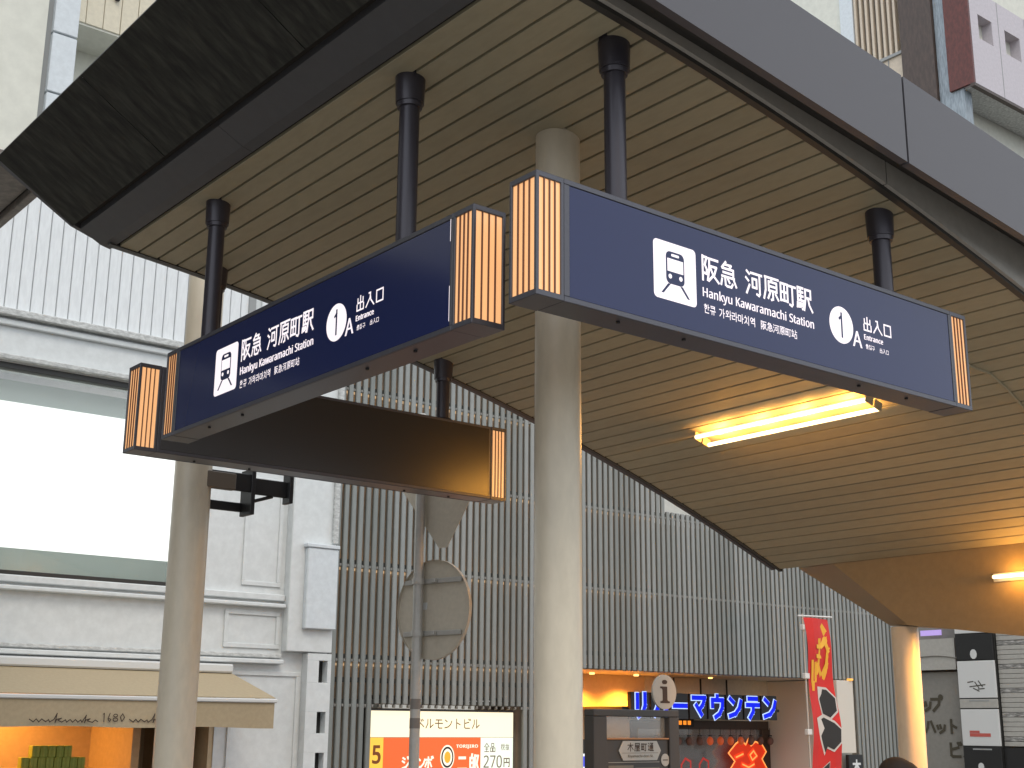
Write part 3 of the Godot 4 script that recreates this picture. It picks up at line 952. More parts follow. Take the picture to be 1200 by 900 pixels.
	# handwriting as pen strokes, two words and a year between them
	var word := [[0, 60, 6, 78, 10, 58, 14, 78, 18, 58, 24, 76, 28, 62, 30, 78, 36, 60, 40, 20, 38, 80, 40, 60, 47, 52, 42, 66, 48, 78, 53, 62, 55, 78, 60, 60, 64, 78, 68, 60, 72, 78, 76, 62, 78, 78, 84, 30, 82, 80, 84, 62, 90, 54, 86, 68, 94, 78, 98, 62, 102, 72]]
	put_strokes(st, word, 3.80 - ao.x, 1.865 - ao.y, 0.56, 0.12, 0.008, 0.026)
	put_strokes(st, word, 4.65 - ao.x, 1.87 - ao.y, 0.56, 0.12, 0.008, 0.026)
	put_strokes(st, [[4, 30, 8, 24, 8, 76], [34, 24, 26, 60, 34, 76, 40, 62, 28, 56], ring(60, 38, 9), ring(60, 64, 11), [92, 26, 82, 48, 90, 74, 102, 50, 92, 26]], 4.41 - ao.x, 1.868 - ao.y, 0.19, 0.13, 0.007, 0.026)
	done(st, a, "script_lettering", mats["ink_brown"])
	for ax in [0.4, 3.2, 5.9]:
		rod(a, "folding_arm", Vector3(ax, 2.30, z + 0.12) - ao, Vector3(ax + 0.05, 2.09, -11.03) - ao, 0.012, mats["white_plate"], 8)
	# green boxes in the shop window
	var gm1 := mat("green_box", 0.26, 0.33, 0.04, 0.5, 0.0, "soft", Vector3.ONE * 3.0)
	var gm2 := mat("green_box_pale", 0.32, 0.39, 0.06, 0.5, 0.0, "soft", Vector3.ONE * 3.0)
	for row in 2:
		var cnt := 8 if row == 0 else 5
		var base := 1.47 if row == 0 else 1.5745
		var x0 := 4.33 if row == 0 else 4.42
		for k in cnt:
			var gx := x0 + k * 0.0755
			var b := thing("green_gift_box", "small green gift box in the %s row of the stacked window display" % ["lower" if row == 0 else "upper", ][0], "box", Vector3(gx, base, -12.55), rng.randf_range(-0.03, 0.03), "green gift boxes in the shop window")
			box(b, "carton", Vector3(-0.0355, 0, -0.05), Vector3(0.0355, 0.104, 0.05), gm1 if (k + row) % 2 == 0 else gm2, 0.004)
			box(b, "ribbon", Vector3(-0.008, 0.002, 0.0502), Vector3(0.008, 0.102, 0.0515), gm2 if (k + row) % 2 == 0 else gm1)
	var tb := thing("display_counter", "pale wooden display counter carrying the green gift boxes", "counter", Vector3(4.3, 0.12, -12.7))
	box(tb, "counter_top", Vector3(-0.7, 1.31, -0.3), Vector3(0.75, 1.35, 0.3), mat("counter_wood", 0.4, 0.28, 0.15, 0.5, 0.0, "fine", Vector3(1, 6, 6)), 0.005)
	box(tb, "counter_body", Vector3(-0.66, 0, -0.26), Vector3(0.7, 1.31, 0.26), mats["interior_tan"], 0.005)

func moulding(root: Node3D, x0: float, y0: float, x1: float, y1: float, z: float, o: Vector3) -> void:
	var st := begin()
	var t := 0.045
	var d := 0.018
	for e in [[x0, y0, x1, y0 + t], [x0, y1 - t, x1, y1], [x0, y0 + t, x0 + t, y1 - t], [x1 - t, y0 + t, x1, y1 - t]]:
		put_box(st, Vector3((e[0] + e[2]) / 2, (e[1] + e[3]) / 2, z + 0.001 + d / 2) - o, Vector3(e[2] - e[0], e[3] - e[1], d), 0.008)
	done(st, root, "panel_moulding", mats["white_paint"])

# ---------------------------------------------------------------- building with vertical metal slats
func build_slat_building() -> void:
	var z := -12.0
	var o := Vector3(12.0, 0.12, -12.0)
	var root := thing("slatted_building", "building clad in grey vertical metal slats with lit gaps", "building", o)
	var pitch := 0.0925
	var zs := z + 0.0
	var zw := z - 0.22
	# walls behind the slats
	box(root, "wall", Vector3(7.2, 2.2, zw - 3.0) - o, Vector3(10.75, 9.5, zw) - o, mats["slat_wall"])
	box(root, "wall", Vector3(10.75, 2.62, zw - 3.0) - o, Vector3(12.16, 9.5, zw) - o, mats["slat_wall"])
	box(root, "wall", Vector3(12.16, 2.62, zw - 3.0) - o, Vector3(17.0, 4.5, zw) - o, mats["slat_wall"])
	box(root, "wall", Vector3(7.2, 0.12, zw - 0.3) - o, Vector3(7.74, 2.2, zw) - o, mats["slat_wall"])
	box(root, "wall", Vector3(9.74, 0.12, zw - 0.3) - o, Vector3(10.75, 2.2, zw) - o, mats["slat_wall"])
	box(root, "wall", Vector3(16.0, 0.12, zw - 3.0) - o, Vector3(17.0, 2.62, zw) - o, mats["slat_wall"])
	# slats
	var i := 0
	var x := 7.235
	while x < 17.0:
		var lo := 0.12
		var hi := 9.4
		if x > 7.70 and x < 9.78:
			lo = 2.10
		elif x > 10.72 and x < 15.98:
			lo = 2.56
		if x > 12.16:
			hi = 4.62
		var m: Material = mats[["slat", "slat_b", "slat_c", "slat", "slat_c"][(i * 5 + i / 4) % 5]]
		box(root, "slat", Vector3(x - 0.030, lo, zs - 0.012) - o, Vector3(x + 0.030, hi, zs + 0.03) - o, m, 0.008)
		x += pitch
		i += 1
	# rails with light strips behind the slats, and small bracket heads in the gaps
	var st := begin()
	for r in [[5.50, 7.2, 12.16, true], [4.57, 7.2, 17.0, true], [3.57, 7.2, 17.0, true], [2.58, 7.2, 17.0, true], [2.34, 7.2, 10.7, false], [2.12, 7.2, 10.7, true], [6.5, 7.2, 12.16, false], [7.5, 7.2, 12.16, false], [2.75, 10.75, 16.9, false], [1.2, 9.8, 10.7, false], [1.4, 16.0, 17.0, false]]:
		box(root, "rail", Vector3(r[1], r[0] - 0.02, zs - 0.06) - o, Vector3(r[2], r[0] + 0.03, zs - 0.0125) - o, mats["slat_rail"], 0.004)
		if r[3]:
			var x2: float = 7.235 + pitch / 2.0
			while x2 < r[2]:
				if x2 > r[1] and not (r[0] < 2.6 and x2 > 10.75):
					put_box(st, Vector3(x2, r[0] - 0.038, zs + 0.006) - o, Vector3(0.026, 0.034, 0.036), 0.006)
				x2 += pitch
	var br := done(st, root, "bracket_heads", mats["bracket"])
	br.set_meta("kind", "stuff")
	for r in [[5.44, 7.3, 9.9, 12.1], [3.50, 7.3, 12.0, 12.1], [2.50, 7.3, 10.6, 10.6], [4.5, 7.3, 12.0, 12.0]]:
		var s := box(root, "light_strip", Vector3(r[1], r[0] - 0.012, zs - 0.055) - o, Vector3(r[2], r[0] + 0.012, zs - 0.03) - o, mats["led_strip"])
		s.set_meta("label", "warm light strip behind the slats")
		box(root, "wall_washer", Vector3(r[1], r[0] + 0.05, zs - 0.09) - o, Vector3(r[2], r[0] + 0.065, zs - 0.075) - o, mats["led_wash"])
	# recessed ground-floor front on the right
	var rb := -13.3
	box(root, "soffit", Vector3(10.75, 2.57, rb) - o, Vector3(16.0, 2.62, zs - 0.09) - o, mats["lamp_white"])
	box(root, "front_wall", Vector3(10.75, 0.12, rb - 0.15) - o, Vector3(12.75, 1.979, rb) - o, mats["interior_tan"])
	box(root, "lintel_panel", Vector3(10.75, 1.98, rb - 0.15) - o, Vector3(13.04, 2.57, rb) - o, mats["interior_tan"])
	box(root, "lintel_panel", Vector3(13.05, 1.98, rb - 0.15) - o, Vector3(16.0, 2.57, rb) - o, mat("lintel_beige", 0.62, 0.54, 0.41, 0.6, 0.0, "soft", Vector3.ONE))
	box(root, "recess_side", Vector3(10.70, 0.12, rb) - o, Vector3(10.75, 2.57, zs - 0.09) - o, mats["interior_tan"])
	for jx in [13.6, 14.15, 14.7]:
		box(root, "panel_joint", Vector3(jx, 1.99, rb + 0.001) - o, Vector3(jx + 0.025, 2.56, rb + 0.012) - o, mats["backing"])
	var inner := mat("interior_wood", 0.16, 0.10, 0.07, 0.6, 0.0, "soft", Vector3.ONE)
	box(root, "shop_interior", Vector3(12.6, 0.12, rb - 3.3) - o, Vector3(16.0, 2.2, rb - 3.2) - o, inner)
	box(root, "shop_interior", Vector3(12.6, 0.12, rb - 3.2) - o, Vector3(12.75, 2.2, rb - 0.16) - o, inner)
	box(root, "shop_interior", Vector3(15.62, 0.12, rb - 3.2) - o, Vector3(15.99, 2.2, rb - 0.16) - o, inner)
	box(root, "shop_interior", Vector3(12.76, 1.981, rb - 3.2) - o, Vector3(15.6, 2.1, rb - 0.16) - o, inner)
	box(root, "door_frame", Vector3(12.76, 1.86, rb - 0.08) - o, Vector3(15.6, 1.979, rb + 0.01) - o, mat("dark_wood", 0.05, 0.03, 0.02, 0.5), 0.004)
	box(root, "door_frame", Vector3(12.76, 0.12, rb - 0.08) - o, Vector3(12.9, 1.86, rb + 0.01) - o, mats["dark_wood"], 0.004)
	box(root, "door_frame", Vector3(15.45, 0.12, rb - 0.08) - o, Vector3(15.62, 1.86, rb + 0.01) - o, mats["dark_wood"], 0.004)
	box(root, "glass_door", Vector3(12.9, 0.12, rb - 0.05) - o, Vector3(15.45, 1.86, rb - 0.04) - o, mats["glass"])
	box(root, "white_pier", Vector3(15.62, 0.12, rb - 0.1) - o, Vector3(16.0, 2.56, zs - 0.1) - o, mat("pier_white", 0.6, 0.57, 0.5, 0.6))
	# warm downlight in the recess
	var dl := cyl(root, "downlight", Vector3(11.75, 2.545, -12.95) - o, 0.025, 0.035, 0.035, glow("downlight_glow", 1.0, 0.55, 0.16, 3.0), 16)
	dl.set_meta("label", "small warm downlight added to brighten the lintel")
	for lx in [11.75, 12.55, 14.0]:  # the last beam is added to brighten the lintel panel
		var s := SpotLight3D.new()
		s.name = "downlight_beam"
		s.light_color = Color(1.0, 0.62, 0.22)
		s.light_energy = 6.0 if lx < 13.0 else 0.5
		s.spot_angle = 70.0
		s.spot_range = 20.0
		s.light_size = 0.05
		s.shadow_enabled = true
		s.position = Vector3(lx, 2.53, -12.95) - o
		s.rotation_degrees = Vector3(-90, 0, 0)
		root.add_child(s, true)
	for dx in [14.0]:  # added lamp disc for the extra lintel beam
		cyl(root, "downlight", Vector3(dx, 2.552, -12.95) - o, 0.018, 0.03, 0.03, mats["downlight_glow"], 16).set_meta("label", "small warm downlight added to brighten the lintel")
	var d2 := cyl(root, "downlight", Vector3(12.55, 2.545, -12.95) - o, 0.025, 0.035, 0.035, mats["downlight_glow"], 16)
	d2.set_meta("label", "small warm downlight added to brighten the lintel")
	build_shop_signs()

func build_shop_signs() -> void:
	# directory sign of the building
	var d := thing("directory_sign", "lit building directory sign box set into the grey slats", "sign", Vector3(8.74, 0.5, -12.06))
	var lo := Vector3(-0.985, 0.0, 0)
	box(d, "sign_case", Vector3(-0.985, 0, -0.15), Vector3(0.985, 1.56, 0.0), mats["frame_dark"], 0.006)
	box(d, "name_panel", Vector3(-0.965, 1.262, 0.001), Vector3(0.965, 1.535, 0.012), glow("panel_cream", 1.0, 0.86, 0.58, 1.05))
	write(d, "building_name", "ベルモントビル", -0.39, 1.35, 0.112, 0.11, 0.127, 0.012, 0.0125, mat("ink_gold", 0.16, 0.09, 0.02, 0.6))
	box(d, "floor_panel", Vector3(-0.965, 0.02, 0.001), Vector3(-0.80, 1.258, 0.012), glow("panel_yellow", 1.0, 0.56, 0.06, 0.85))
	latin(d, "floor_number", "5", -0.935, 0.99, 0.105, 0.19, 0.0125, mat("ink_rust", 0.25, 0.07, 0.01, 0.6), "Droid Sans", 700)
	var red := box(d, "restaurant_panel", Vector3(-0.797, 0.02, 0.001), Vector3(0.50, 1.258, 0.012), glow("panel_red", 1.0, 0.16, 0.03, 0.62))
	var inkw: Material = glow("panel_ink_white", 1.0, 0.90, 0.72, 0.9)
	write(red, "small_lettering", "ジャンボ", -0.56 + 0.1485, 0.93 - 0.639, 0.11, 0.13, 0.1, 0.02, 0.0062, inkw)
	# ring emblem, wing marks and the brush numerals beside it
	var rz := 0.0062
	flat_poly(red, "emblem_ring", disc(0.27 - 0.08, 1.05 - 0.639, 0.095, 0.13, 28), rz, 0.001, inkw)
	flat_poly(red, "emblem_line", disc(0.27 - 0.08, 1.05 - 0.639, 0.082, 0.112, 28), rz + 0.0012, 0.001, mats["black"])
	flat_poly(red, "emblem_white", disc(0.27 - 0.08, 1.05 - 0.639, 0.064, 0.09, 28), rz + 0.0024, 0.001, inkw)
	flat_poly(red, "emblem_centre", disc(0.27 - 0.08, 1.05 - 0.639, 0.043, 0.062, 20), rz + 0.0036, 0.001, glow("panel_orange", 1.0, 0.42, 0.03, 0.8))
	for k in 4:
		flat_poly(red, "emblem_feather", disc(0.12 + k * 0.05, 0.82 - 0.639, 0.022, 0.045, 14), rz, 0.001, inkw)
	write(red, "brush_numerals", "二", 0.33, 0.25, 0.13, 0.2, 0.14, 0.03, rz, inkw)
	write(red, "brush_numerals", "郎", 0.49, 0.17, 0.14, 0.28, 0.14, 0.026, rz, inkw)
	latin(red, "latin_lettering", "TORIJIRO", 0.31, 0.50, 0.3, 0.045, rz, inkw, "Droid Sans", 700)
	box(d, "price_panel", Vector3(0.503, 0.02, 0.001), Vector3(0.965, 1.258, 0.012), glow("panel_pale", 0.86, 0.95, 0.80, 0.85))
	var ib := mat("ink_grey_brown", 0.22, 0.17, 0.12, 0.6)
	write(d, "price_caption", "全品", 0.55, 1.10, 0.075, 0.10, 0.085, 0.009, 0.0125, ib)
	write(d, "tax_caption", "税抜", 0.79, 1.12, 0.055, 0.07, 0.065, 0.006, 0.0125, ib)
	latin(d, "price", "270", 0.545, 0.93, 0.26, 0.135, 0.0125, ib)
	write(d, "yen_mark", "円", 0.825, 0.935, 0.10, 0.105, 0.1, 0.013, 0.0125, ib)
	# neon shop sign
	var n := thing("neon_shop_sign", "blue neon katakana shop sign with white outlines above dark doorway", "sign", Vector3(13.37, 2.0, -12.36))
	var txt := "リバーマウンテン"
	for k in 8:
		var cx := -1.43 + k * 0.3575
		box(n, "letter_plate", Vector3(cx - 0.03, -0.01, -0.10), Vector3(cx + 0.295, 0.32, -0.03), mats["black"], 0.004)
	box(n, "mounting_rail", Vector3(-1.55, 0.1, -0.93), Vector3(1.5, 0.14, -0.101), mats["black"])
	write(n, "neon_outline", txt, -1.43, 0.01, 0.27, 0.30, 0.3575, 0.082, -0.028, glow("neon_white", 0.50, 0.66, 1.0, 1.1, 0.9))
	write(n, "neon_fill", txt, -1.43, 0.01, 0.27, 0.30, 0.3575, 0.06, -0.018, glow("neon_blue", 0.0, 0.015, 0.9, 0.75, 0.9))
	# small running-text sign
	var l := thing("led_message_sign", "small orange LED message strip under the blue neon sign", "sign", Vector3(13.65, 1.90, -13.24))
	box(l, "led_case", Vector3(-0.27, -0.01, -0.05), Vector3(0.27, 0.10, 0.03), mats["black"], 0.004)
	for k in 5:
		box(l, "led_cell", Vector3(-0.22 + k * 0.09, 0.02, 0.0305), Vector3(-0.16 + k * 0.09, 0.075, 0.034), glow("led_orange", 1.0, 0.28, 0.02, 1.1))
	# row of round paper lanterns
	var gm := glow("paper_lantern_lit", 1.0, 0.16, 0.04, 0.22)
	var gd := mat("paper_lantern_dim", 0.16, 0.08, 0.06, 0.7)
	for k in 12:
		var lit := k in [5, 6, 7, 8]
		var t := thing("paper_lantern", "small red paper lantern glowing in the row under the door lintel" if lit else "small unlit red paper lantern in the row under the door lintel", "lantern", Vector3(13.13 + k * 0.215, 1.62, -13.18), 0.0, "lit lanterns over the doorway" if lit else "unlit lanterns over the doorway")
		var sp := SphereMesh.new()
		sp.radius = 0.048
		sp.height = 0.12
		sp.radial_segments = 16
		sp.rings = 8
		add(t, "paper_shade", sp, gm if lit else gd, Vector3(0, 0.08, 0))
		cyl(t, "cap", Vector3(0, 0.145, 0), 0.016, 0.03, 0.03, mats["black"], 10)
		cyl(t, "cord", Vector3(0, 0.16, 0), 0.105, 0.004, 0.004, mats["black"], 6)
	# red neon figure behind the door
	var r := thing("red_neon_figure", "glowing red and orange neon figure in the dark doorway", "sign", Vector3(15.0, 1.15, -13.20))
	var outline := [[0, 40, 20, 22, 34, 14, 46, 24, 54, 12, 60, 26, 72, 18, 90, 24, 100, 38, 88, 52, 100, 70, 92, 84, 74, 74, 62, 96, 48, 80, 30, 96, 26, 74, 4, 70, 16, 56, 0, 40], [20, 48, 38, 42], [56, 44, 66, 36, 74, 46, 62, 54, 56, 44], [36, 62, 52, 68, 66, 62]]
	var st := begin()
	put_strokes(st, outline.slice(1), -0.41, -0.05, 0.82, 0.72, 0.075, 0.0)
	done(st, r, "neon_fill", glow("neon_red", 1.0, 0.06, 0.01, 0.75))
	st = begin()
	put_strokes(st, outline, -0.41, -0.05, 0.82, 0.72, 0.022, 0.008)
	done(st, r, "neon_tube", glow("neon_orange", 1.0, 0.33, 0.08, 1.2))
	var shape := PackedVector2Array()
	for k in range(0, outline[0].size() - 2, 2):
		shape.append(Vector2(-0.41 + outline[0][k] * 0.0082, 0.67 - outline[0][k + 1] * 0.0072))
	flat_poly(r, "figure_panel", shape, -0.012, 0.008, glow("figure_red", 1.0, 0.045, 0.008, 0.42))
	rod(r, "hanging_wire", Vector3(-0.2, 0.5, -0.02), Vector3(-0.2, 0.82, -0.02), 0.004, mats["dark_steel"], 6)
	rod(r, "hanging_wire", Vector3(0.25, 0.45, -0.02), Vector3(0.25, 0.82, -0.02), 0.004, mats["dark_steel"], 6)
	var dim := thing("dim_red_lettering", "dim red neon curls to the side of the glowing neon figure", "sign", Vector3(13.75, 1.15, -13.20))
	st = begin()
	for k in 3:
		put_strokes(st, [[10, 80, 10, 40, 40, 20, 80, 30, 80, 60, 40, 66], [40, 66, 90, 100]], -0.5 + k * 0.36, -0.02, 0.26, 0.42, 0.03, 0.0)
	done(st, dim, "neon_tube", glow("neon_dim", 1.0, 0.05, 0.03, 0.16))
	rod(dim, "hanging_wire", Vector3(-0.25, 0.3, -0.004), Vector3(-0.25, 0.82, -0.004), 0.004, mats["dark_steel"], 6)

# ---------------------------------------------------------------- far buildings
func build_far_buildings() -> void:
	# beige building behind the white one
	var b := thing("beige_building", "cream stepped office building rising behind the white shop building", "building", Vector3(6.5, 0.12, -17.0))
	var o := b.position
	box(b, "wall", Vector3(4.2, 0.12, -22.0) - o, Vector3(11.0, 11.03, -16.75) - o, mats["cream"])
	for k in 8:
		var x0 := 4.2 + k * 0.235 + (0.0 if k < 5 else 0.0)
		box(b, "bay_panel", Vector3(4.9 + k * 0.24, 11.03, -22.0) - o, Vector3(4.9 + k * 0.24 + (0.232 if k < 5 else 0.225), 20.0, -16.0) - o, mat("bay_cream", 0.72, 0.66, 0.52, 0.7, 0.0, "soft", Vector3.ONE), 0.006)
	box(b, "bay_base", Vector3(4.88, 11.0, -16.75) - o, Vector3(6.84, 11.029, -16.02) - o, mats["cream"])
	box(b, "vent_ring", Vector3(5.74, 11.50, -15.99) - o, Vector3(5.80, 11.62, -15.94) - o, mats["dark_steel"], 0.01)
	box(b, "string_course", Vector3(4.3, 10.30, -16.75) - o, Vector3(11.0, 10.42, -16.55) - o, mats["ledge_dirty"], 0.02)
	# louvred building on the right, seen above the canopy
	var l := thing("louvred_building", "tall beige building with louvre screen and dark brown pier", "building", Vector3(30.0, 0.12, -20.0))
	o = l.position
	var bg := mat("louvre_beige", 0.62, 0.53, 0.42, 0.7, 0.0, "soft", Vector3.ONE)
	box(l, "wall", Vector3(26.0, 0.12, -30.0) - o, Vector3(34.0, 26.0, -18.72) - o, mats["cream"])
	box(l, "pale_strip", Vector3(25.95, 0.12, -18.71) - o, Vector3(34.0, 26.0, -18.32) - o, mats["panel_blue_white"])
	box(l, "sill_wall", Vector3(26.0, 0.12, -18.31) - o, Vector3(34.0, 18.3, -16.93) - o, bg)
	box(l, "screen_back", Vector3(27.4, 18.3, -18.31) - o, Vector3(34.0, 26.0, -16.93) - o, mats["louvre_beige"])
	box(l, "screen_head", Vector3(26.0, 26.0, -18.31) - o, Vector3(34.0, 26.3, -16.93) - o, mats["louvre_beige"])
	for k in 9:
		var zz := -18.26 + k * 0.165
		box(l, "louvre_bar", Vector3(25.98, 18.3, zz - 0.035) - o, Vector3(26.1, 26.0, zz + 0.035) - o, bg, 0.005)
	box(l, "sill_joint", Vector3(25.985, 0.12, -17.38) - o, Vector3(25.999, 18.28, -17.36) - o, mats["groove"])
	box(l, "sill_cap", Vector3(25.94, 18.22, -18.31) - o, Vector3(26.0, 18.299, -16.93) - o, mats["groove"])
	box(l, "brown_pier", Vector3(25.9, 0.12, -16.92) - o, Vector3(34.0, 26.0, -16.02) - o, mat("pier_brown", 0.075, 0.048, 0.036, 0.5, 0.0, "weather", Vector3(1, 0.3, 1)))
	# red and lilac building
	var r := thing("lilac_building", "lilac fronted building with red brown side and square windows", "building", Vector3(30.0, 0.12, -18.0))
	o = r.position
	box(r, "blue_column", Vector3(26.0, 0.12, -16.01) - o, Vector3(26.3, 26.0, -15.36) - o, mat("blue_grey", 0.36, 0.42, 0.47, 0.6, 0.0, "weather", Vector3(2, 0.3, 2)))
	box(r, "lower_wall", Vector3(26.301, 0.12, -16.0) - o, Vector3(34.0, 26.0, -15.9) - o, mats["cream"])
	# lilac face built round two rows of square windows
	var lil := mat("lilac", 0.56, 0.52, 0.555, 0.6, 0.0, "soft", Vector3.ONE)
	var zf := -15.05
	var wx := [[26.35, 26.96], [27.53, 28.22], [28.8, 29.45]]
	var yb := 16.65
	var y0 := 17.95
	var y1 := 18.6
	var yt := 19.25
	box(r, "front_panel", Vector3(26.0, yb, zf - 0.3) - o, Vector3(32.0, y0, zf) - o, lil)
	box(r, "front_panel", Vector3(26.0, y1, zf - 0.3) - o, Vector3(32.0, yt, zf) - o, lil)
	var last := 26.0
	for w in wx:
		box(r, "front_panel", Vector3(last, y0, zf - 0.3) - o, Vector3(w[0], y1, zf) - o, lil)
		var back := box(r, "window", Vector3(w[0], y0, zf - 0.295) - o, Vector3(w[1], y1, zf - 0.27) - o, mats["cream"])
		box(back, "pane", Vector3(-0.28, -0.3, 0.014), Vector3(-0.12, 0.1, 0.02), mats["frame_dark"])
		last = w[1]
	box(r, "front_panel", Vector3(last, y0, zf - 0.3) - o, Vector3(32.0, y1, zf) - o, lil)
	for jx in [27.25, 28.5]:
		box(r, "panel_joint", Vector3(jx, yb + 0.01, zf + 0.001) - o, Vector3(jx + 0.02, yt, zf + 0.004) - o, mats["groove"])
	box(r, "red_side", Vector3(25.93, yb, -15.7) - o, Vector3(25.999, yt + 0.1, zf + 0.01) - o, mat("red_brown", 0.13, 0.028, 0.02, 0.5, 0.0, "weather", Vector3(1, 0.5, 1)))
	box(r, "bottom_rim", Vector3(25.93, yb - 0.08, zf - 0.1) - o, Vector3(32.0, yb - 0.001, zf + 0.02) - o, mats["pier_brown"])
	box(r, "underside", Vector3(26.05, yb - 0.04, -15.89) - o, Vector3(32.0, yb - 0.002, zf - 0.101) - o, mats["ledge_dirty"])
	box(r, "parapet_rail", Vector3(26.2, yt + 0.02, zf - 0.28) - o, Vector3(32.0, yt + 0.12, zf - 0.2) - o, mats["frame_dark"], 0.01)
	for k in 5:
		box(r, "rail_post", Vector3(26.8 + k, yt, zf - 0.26) - o, Vector3(26.86 + k, yt + 0.02, zf - 0.22) - o, mats["frame_dark"])
	box(r, "upper_wall", Vector3(27.2, yt + 0.1, -15.33) - o, Vector3(32.0, 24.0, -15.3) - o, mats["cream"])
	# pale building glimpsed above the low slats
	var p := thing("pale_grey_building", "plain pale grey building glimpsed above the low slatted roof edge", "building", Vector3(23.0, 0.12, -26.0))
	box(p, "wall", Vector3(-8, 0, -3), Vector3(2.8, 15.0, 3), mat("pale_grey", 0.72, 0.72, 0.69, 0.7, 0.0, "soft", Vector3.ONE * 0.3))
	box(p, "parapet", Vector3(-8.1, 15.0, -3.1), Vector3(2.9, 15.3, 3.1), mats["pale_grey"], 0.02)
	# right-hand building with sign panels, facing the canopy
	var s := thing("tiled_side_building", "grey and white corner building carrying a column of sign panels", "building", Vector3(24.0, 0.12, -14.0))
	o = s.position
	box(s, "grey_wall", Vector3(22.0, 0.12, -15.9) - o, Vector3(25.5, 2.92, -14.1) - o, mat("wall_grey", 0.25, 0.24, 0.215, 0.75, 0.0, "soft", Vector3.ONE))
	box(s, "upper_panel", Vector3(21.9, 2.96, -15.9) - o, Vector3(25.5, 3.53, -14.12) - o, mat("wall_pale", 0.42, 0.41, 0.375, 0.7, 0.0, "soft", Vector3.ONE))
	box(s, "panel_shadow_gap", Vector3(22.2, 2.92, -15.9) - o, Vector3(25.5, 2.96, -14.12) - o, mats["wall_grey"])
	box(s, "purple_light", Vector3(21.93, 3.6, -14.85) - o, Vector3(21.95, 3.7, -14.4) - o, glow("purple_glow", 0.62, 0.45, 1.0, 0.5))
	box(s, "upper_wall", Vector3(22.1, 3.53, -15.9) - o, Vector3(25.5, 8.0, -14.1) - o, mats["wall_grey"])
	# curved moulding across the pale panel
	for k in 6:
		var t0 := -15.1 + k * 0.17
		var t1 := t0 + 0.17
		rod(s, "curved_moulding", Vector3(21.89, 3.16 + 0.06 * (1.0 - pow((t0 + 14.6) / 0.55, 2)), t0) - o, Vector3(21.89, 3.16 + 0.06 * (1.0 - pow((t1 + 14.6) / 0.55, 2)), t1) - o, 0.012, mats["wall_grey"], 6)
	# lettering on the grey wall: x of the local frame runs along +z of the world
	var wl := Node3D.new()
	wl.name = "wall_lettering"
	wl.rotation.y = -PI / 2.0
	wl.position = Vector3(21.995, 0, -15.0) - o
	s.add_child(wl)
	var br := mat("letter_brown", 0.06, 0.05, 0.03, 0.6)
	write(wl, "lettering_row", "ップ", 0.02, 2.33 - o.y, 0.24, 0.28, 0.21, 0.055, 0.004, br)
	write(wl, "lettering_row", "ハット", 0.07, 1.93 - o.y, 0.22, 0.25, 0.24, 0.05, 0.004, br)
	write(wl, "lettering_row", "ビル", 0.52, 1.50 - o.y, 0.30, 0.27, 0.32, 0.05, 0.004, br)
	# sign column
	box(s, "sign_backing", Vector3(21.9, 0.12, -14.09) - o, Vector3(22.6, 4.5, -13.3) - o, mats["frame_dark"])
	var panels := [[3.6, 4.3, "white_plate"], [3.12, 3.58, "black"], [2.44, 3.10, "white_plate"], [2.26, 2.42, "wall_pale"], [1.60, 2.24, "white_plate"], [0.9, 1.58, "black"]]
	for pn in panels:
		box(s, "sign_panel", Vector3(21.86, pn[0], -14.07) - o, Vector3(21.899, pn[1], -13.31) - o, mats[pn[2]], 0.006)
	var pl := Node3D.new()
	pl.name = "panel_print"
	pl.rotation.y = -PI / 2.0
	pl.position = Vector3(21.859, 0, -14.07) - o
	s.add_child(pl)
	var ink := mat("ink_dark", 0.06, 0.055, 0.04, 0.6)
	var inkr := mat("ink_red", 0.5, 0.10, 0.08, 0.6)
	flat_poly(pl, "emblem", disc(0.36, 3.34 - o.y, 0.07, 0.09, 10), 0.001, 0.002, mats["white_plate"])
	flat_poly(pl, "emblem", disc(0.34, 1.36 - o.y, 0.06, 0.07, 10), 0.001, 0.002, mats["white_plate"])
	flat_poly(pl, "emblem", disc(0.40, 1.28 - o.y, 0.06, 0.06, 10), 0.0045, 0.002, mats["white_plate"])
	var st := begin()
	put_strokes(st, [[0, 20, 30, 14], [10, 60, 96, 44], [40, 20, 60, 70], [60, 10, 80, 60], [30, 74, 60, 100], [56, 82, 90, 78]], 0.2, 2.68 - o.y, 0.36, 0.2, 0.02, 0.001)
	done(st, pl, "emblem", ink)
	box(pl, "print_line", Vector3(0.2, 2.50 - o.y, 0.001), Vector3(0.6, 2.525 - o.y, 0.003), mats["groove"])
	box(pl, "print_line", Vector3(0.16, 1.88 - o.y, 0.001), Vector3(0.58, 1.94 - o.y, 0.003), inkr)
	box(pl, "print_line", Vector3(0.16, 1.945 - o.y, 0.001), Vector3(0.36, 1.985 - o.y, 0.003), inkr)
	box(pl, "print_line", Vector3(0.2, 1.65 - o.y, 0.001), Vector3(0.58, 1.675 - o.y, 0.003), mats["groove"])
	# horizontal siding boards
	var y := 1.6
	while y < 4.6:
		box(s, "siding_board", Vector3(21.95, y, -13.29) - o, Vector3(22.1, y + 0.078, -11.0) - o, mats["wall_pale"] if int(y * 100.0) % 3 else mat("siding_b", 0.5, 0.49, 0.46, 0.7, 0.0, "stain", Vector3(1, 3, 0.6)), 0.006)
		y += 0.084
	box(s, "siding_wall", Vector3(22.1, 0.12, -13.29) - o, Vector3(25.5, 4.6, -11.0) - o, mats["backing"])
	box(s, "dark_base", Vector3(21.92, 0.12, -13.29) - o, Vector3(22.09, 1.58, -11.0) - o, mats["black"])
	# building across the street behind the viewer's left: it darkens the mirror image in the left-hand sign
	var w := thing("brown_office_building", "brown office block across the street with rows of dark windows", "building", Vector3(-16.0, 0.12, -12.0))
	o = w.position
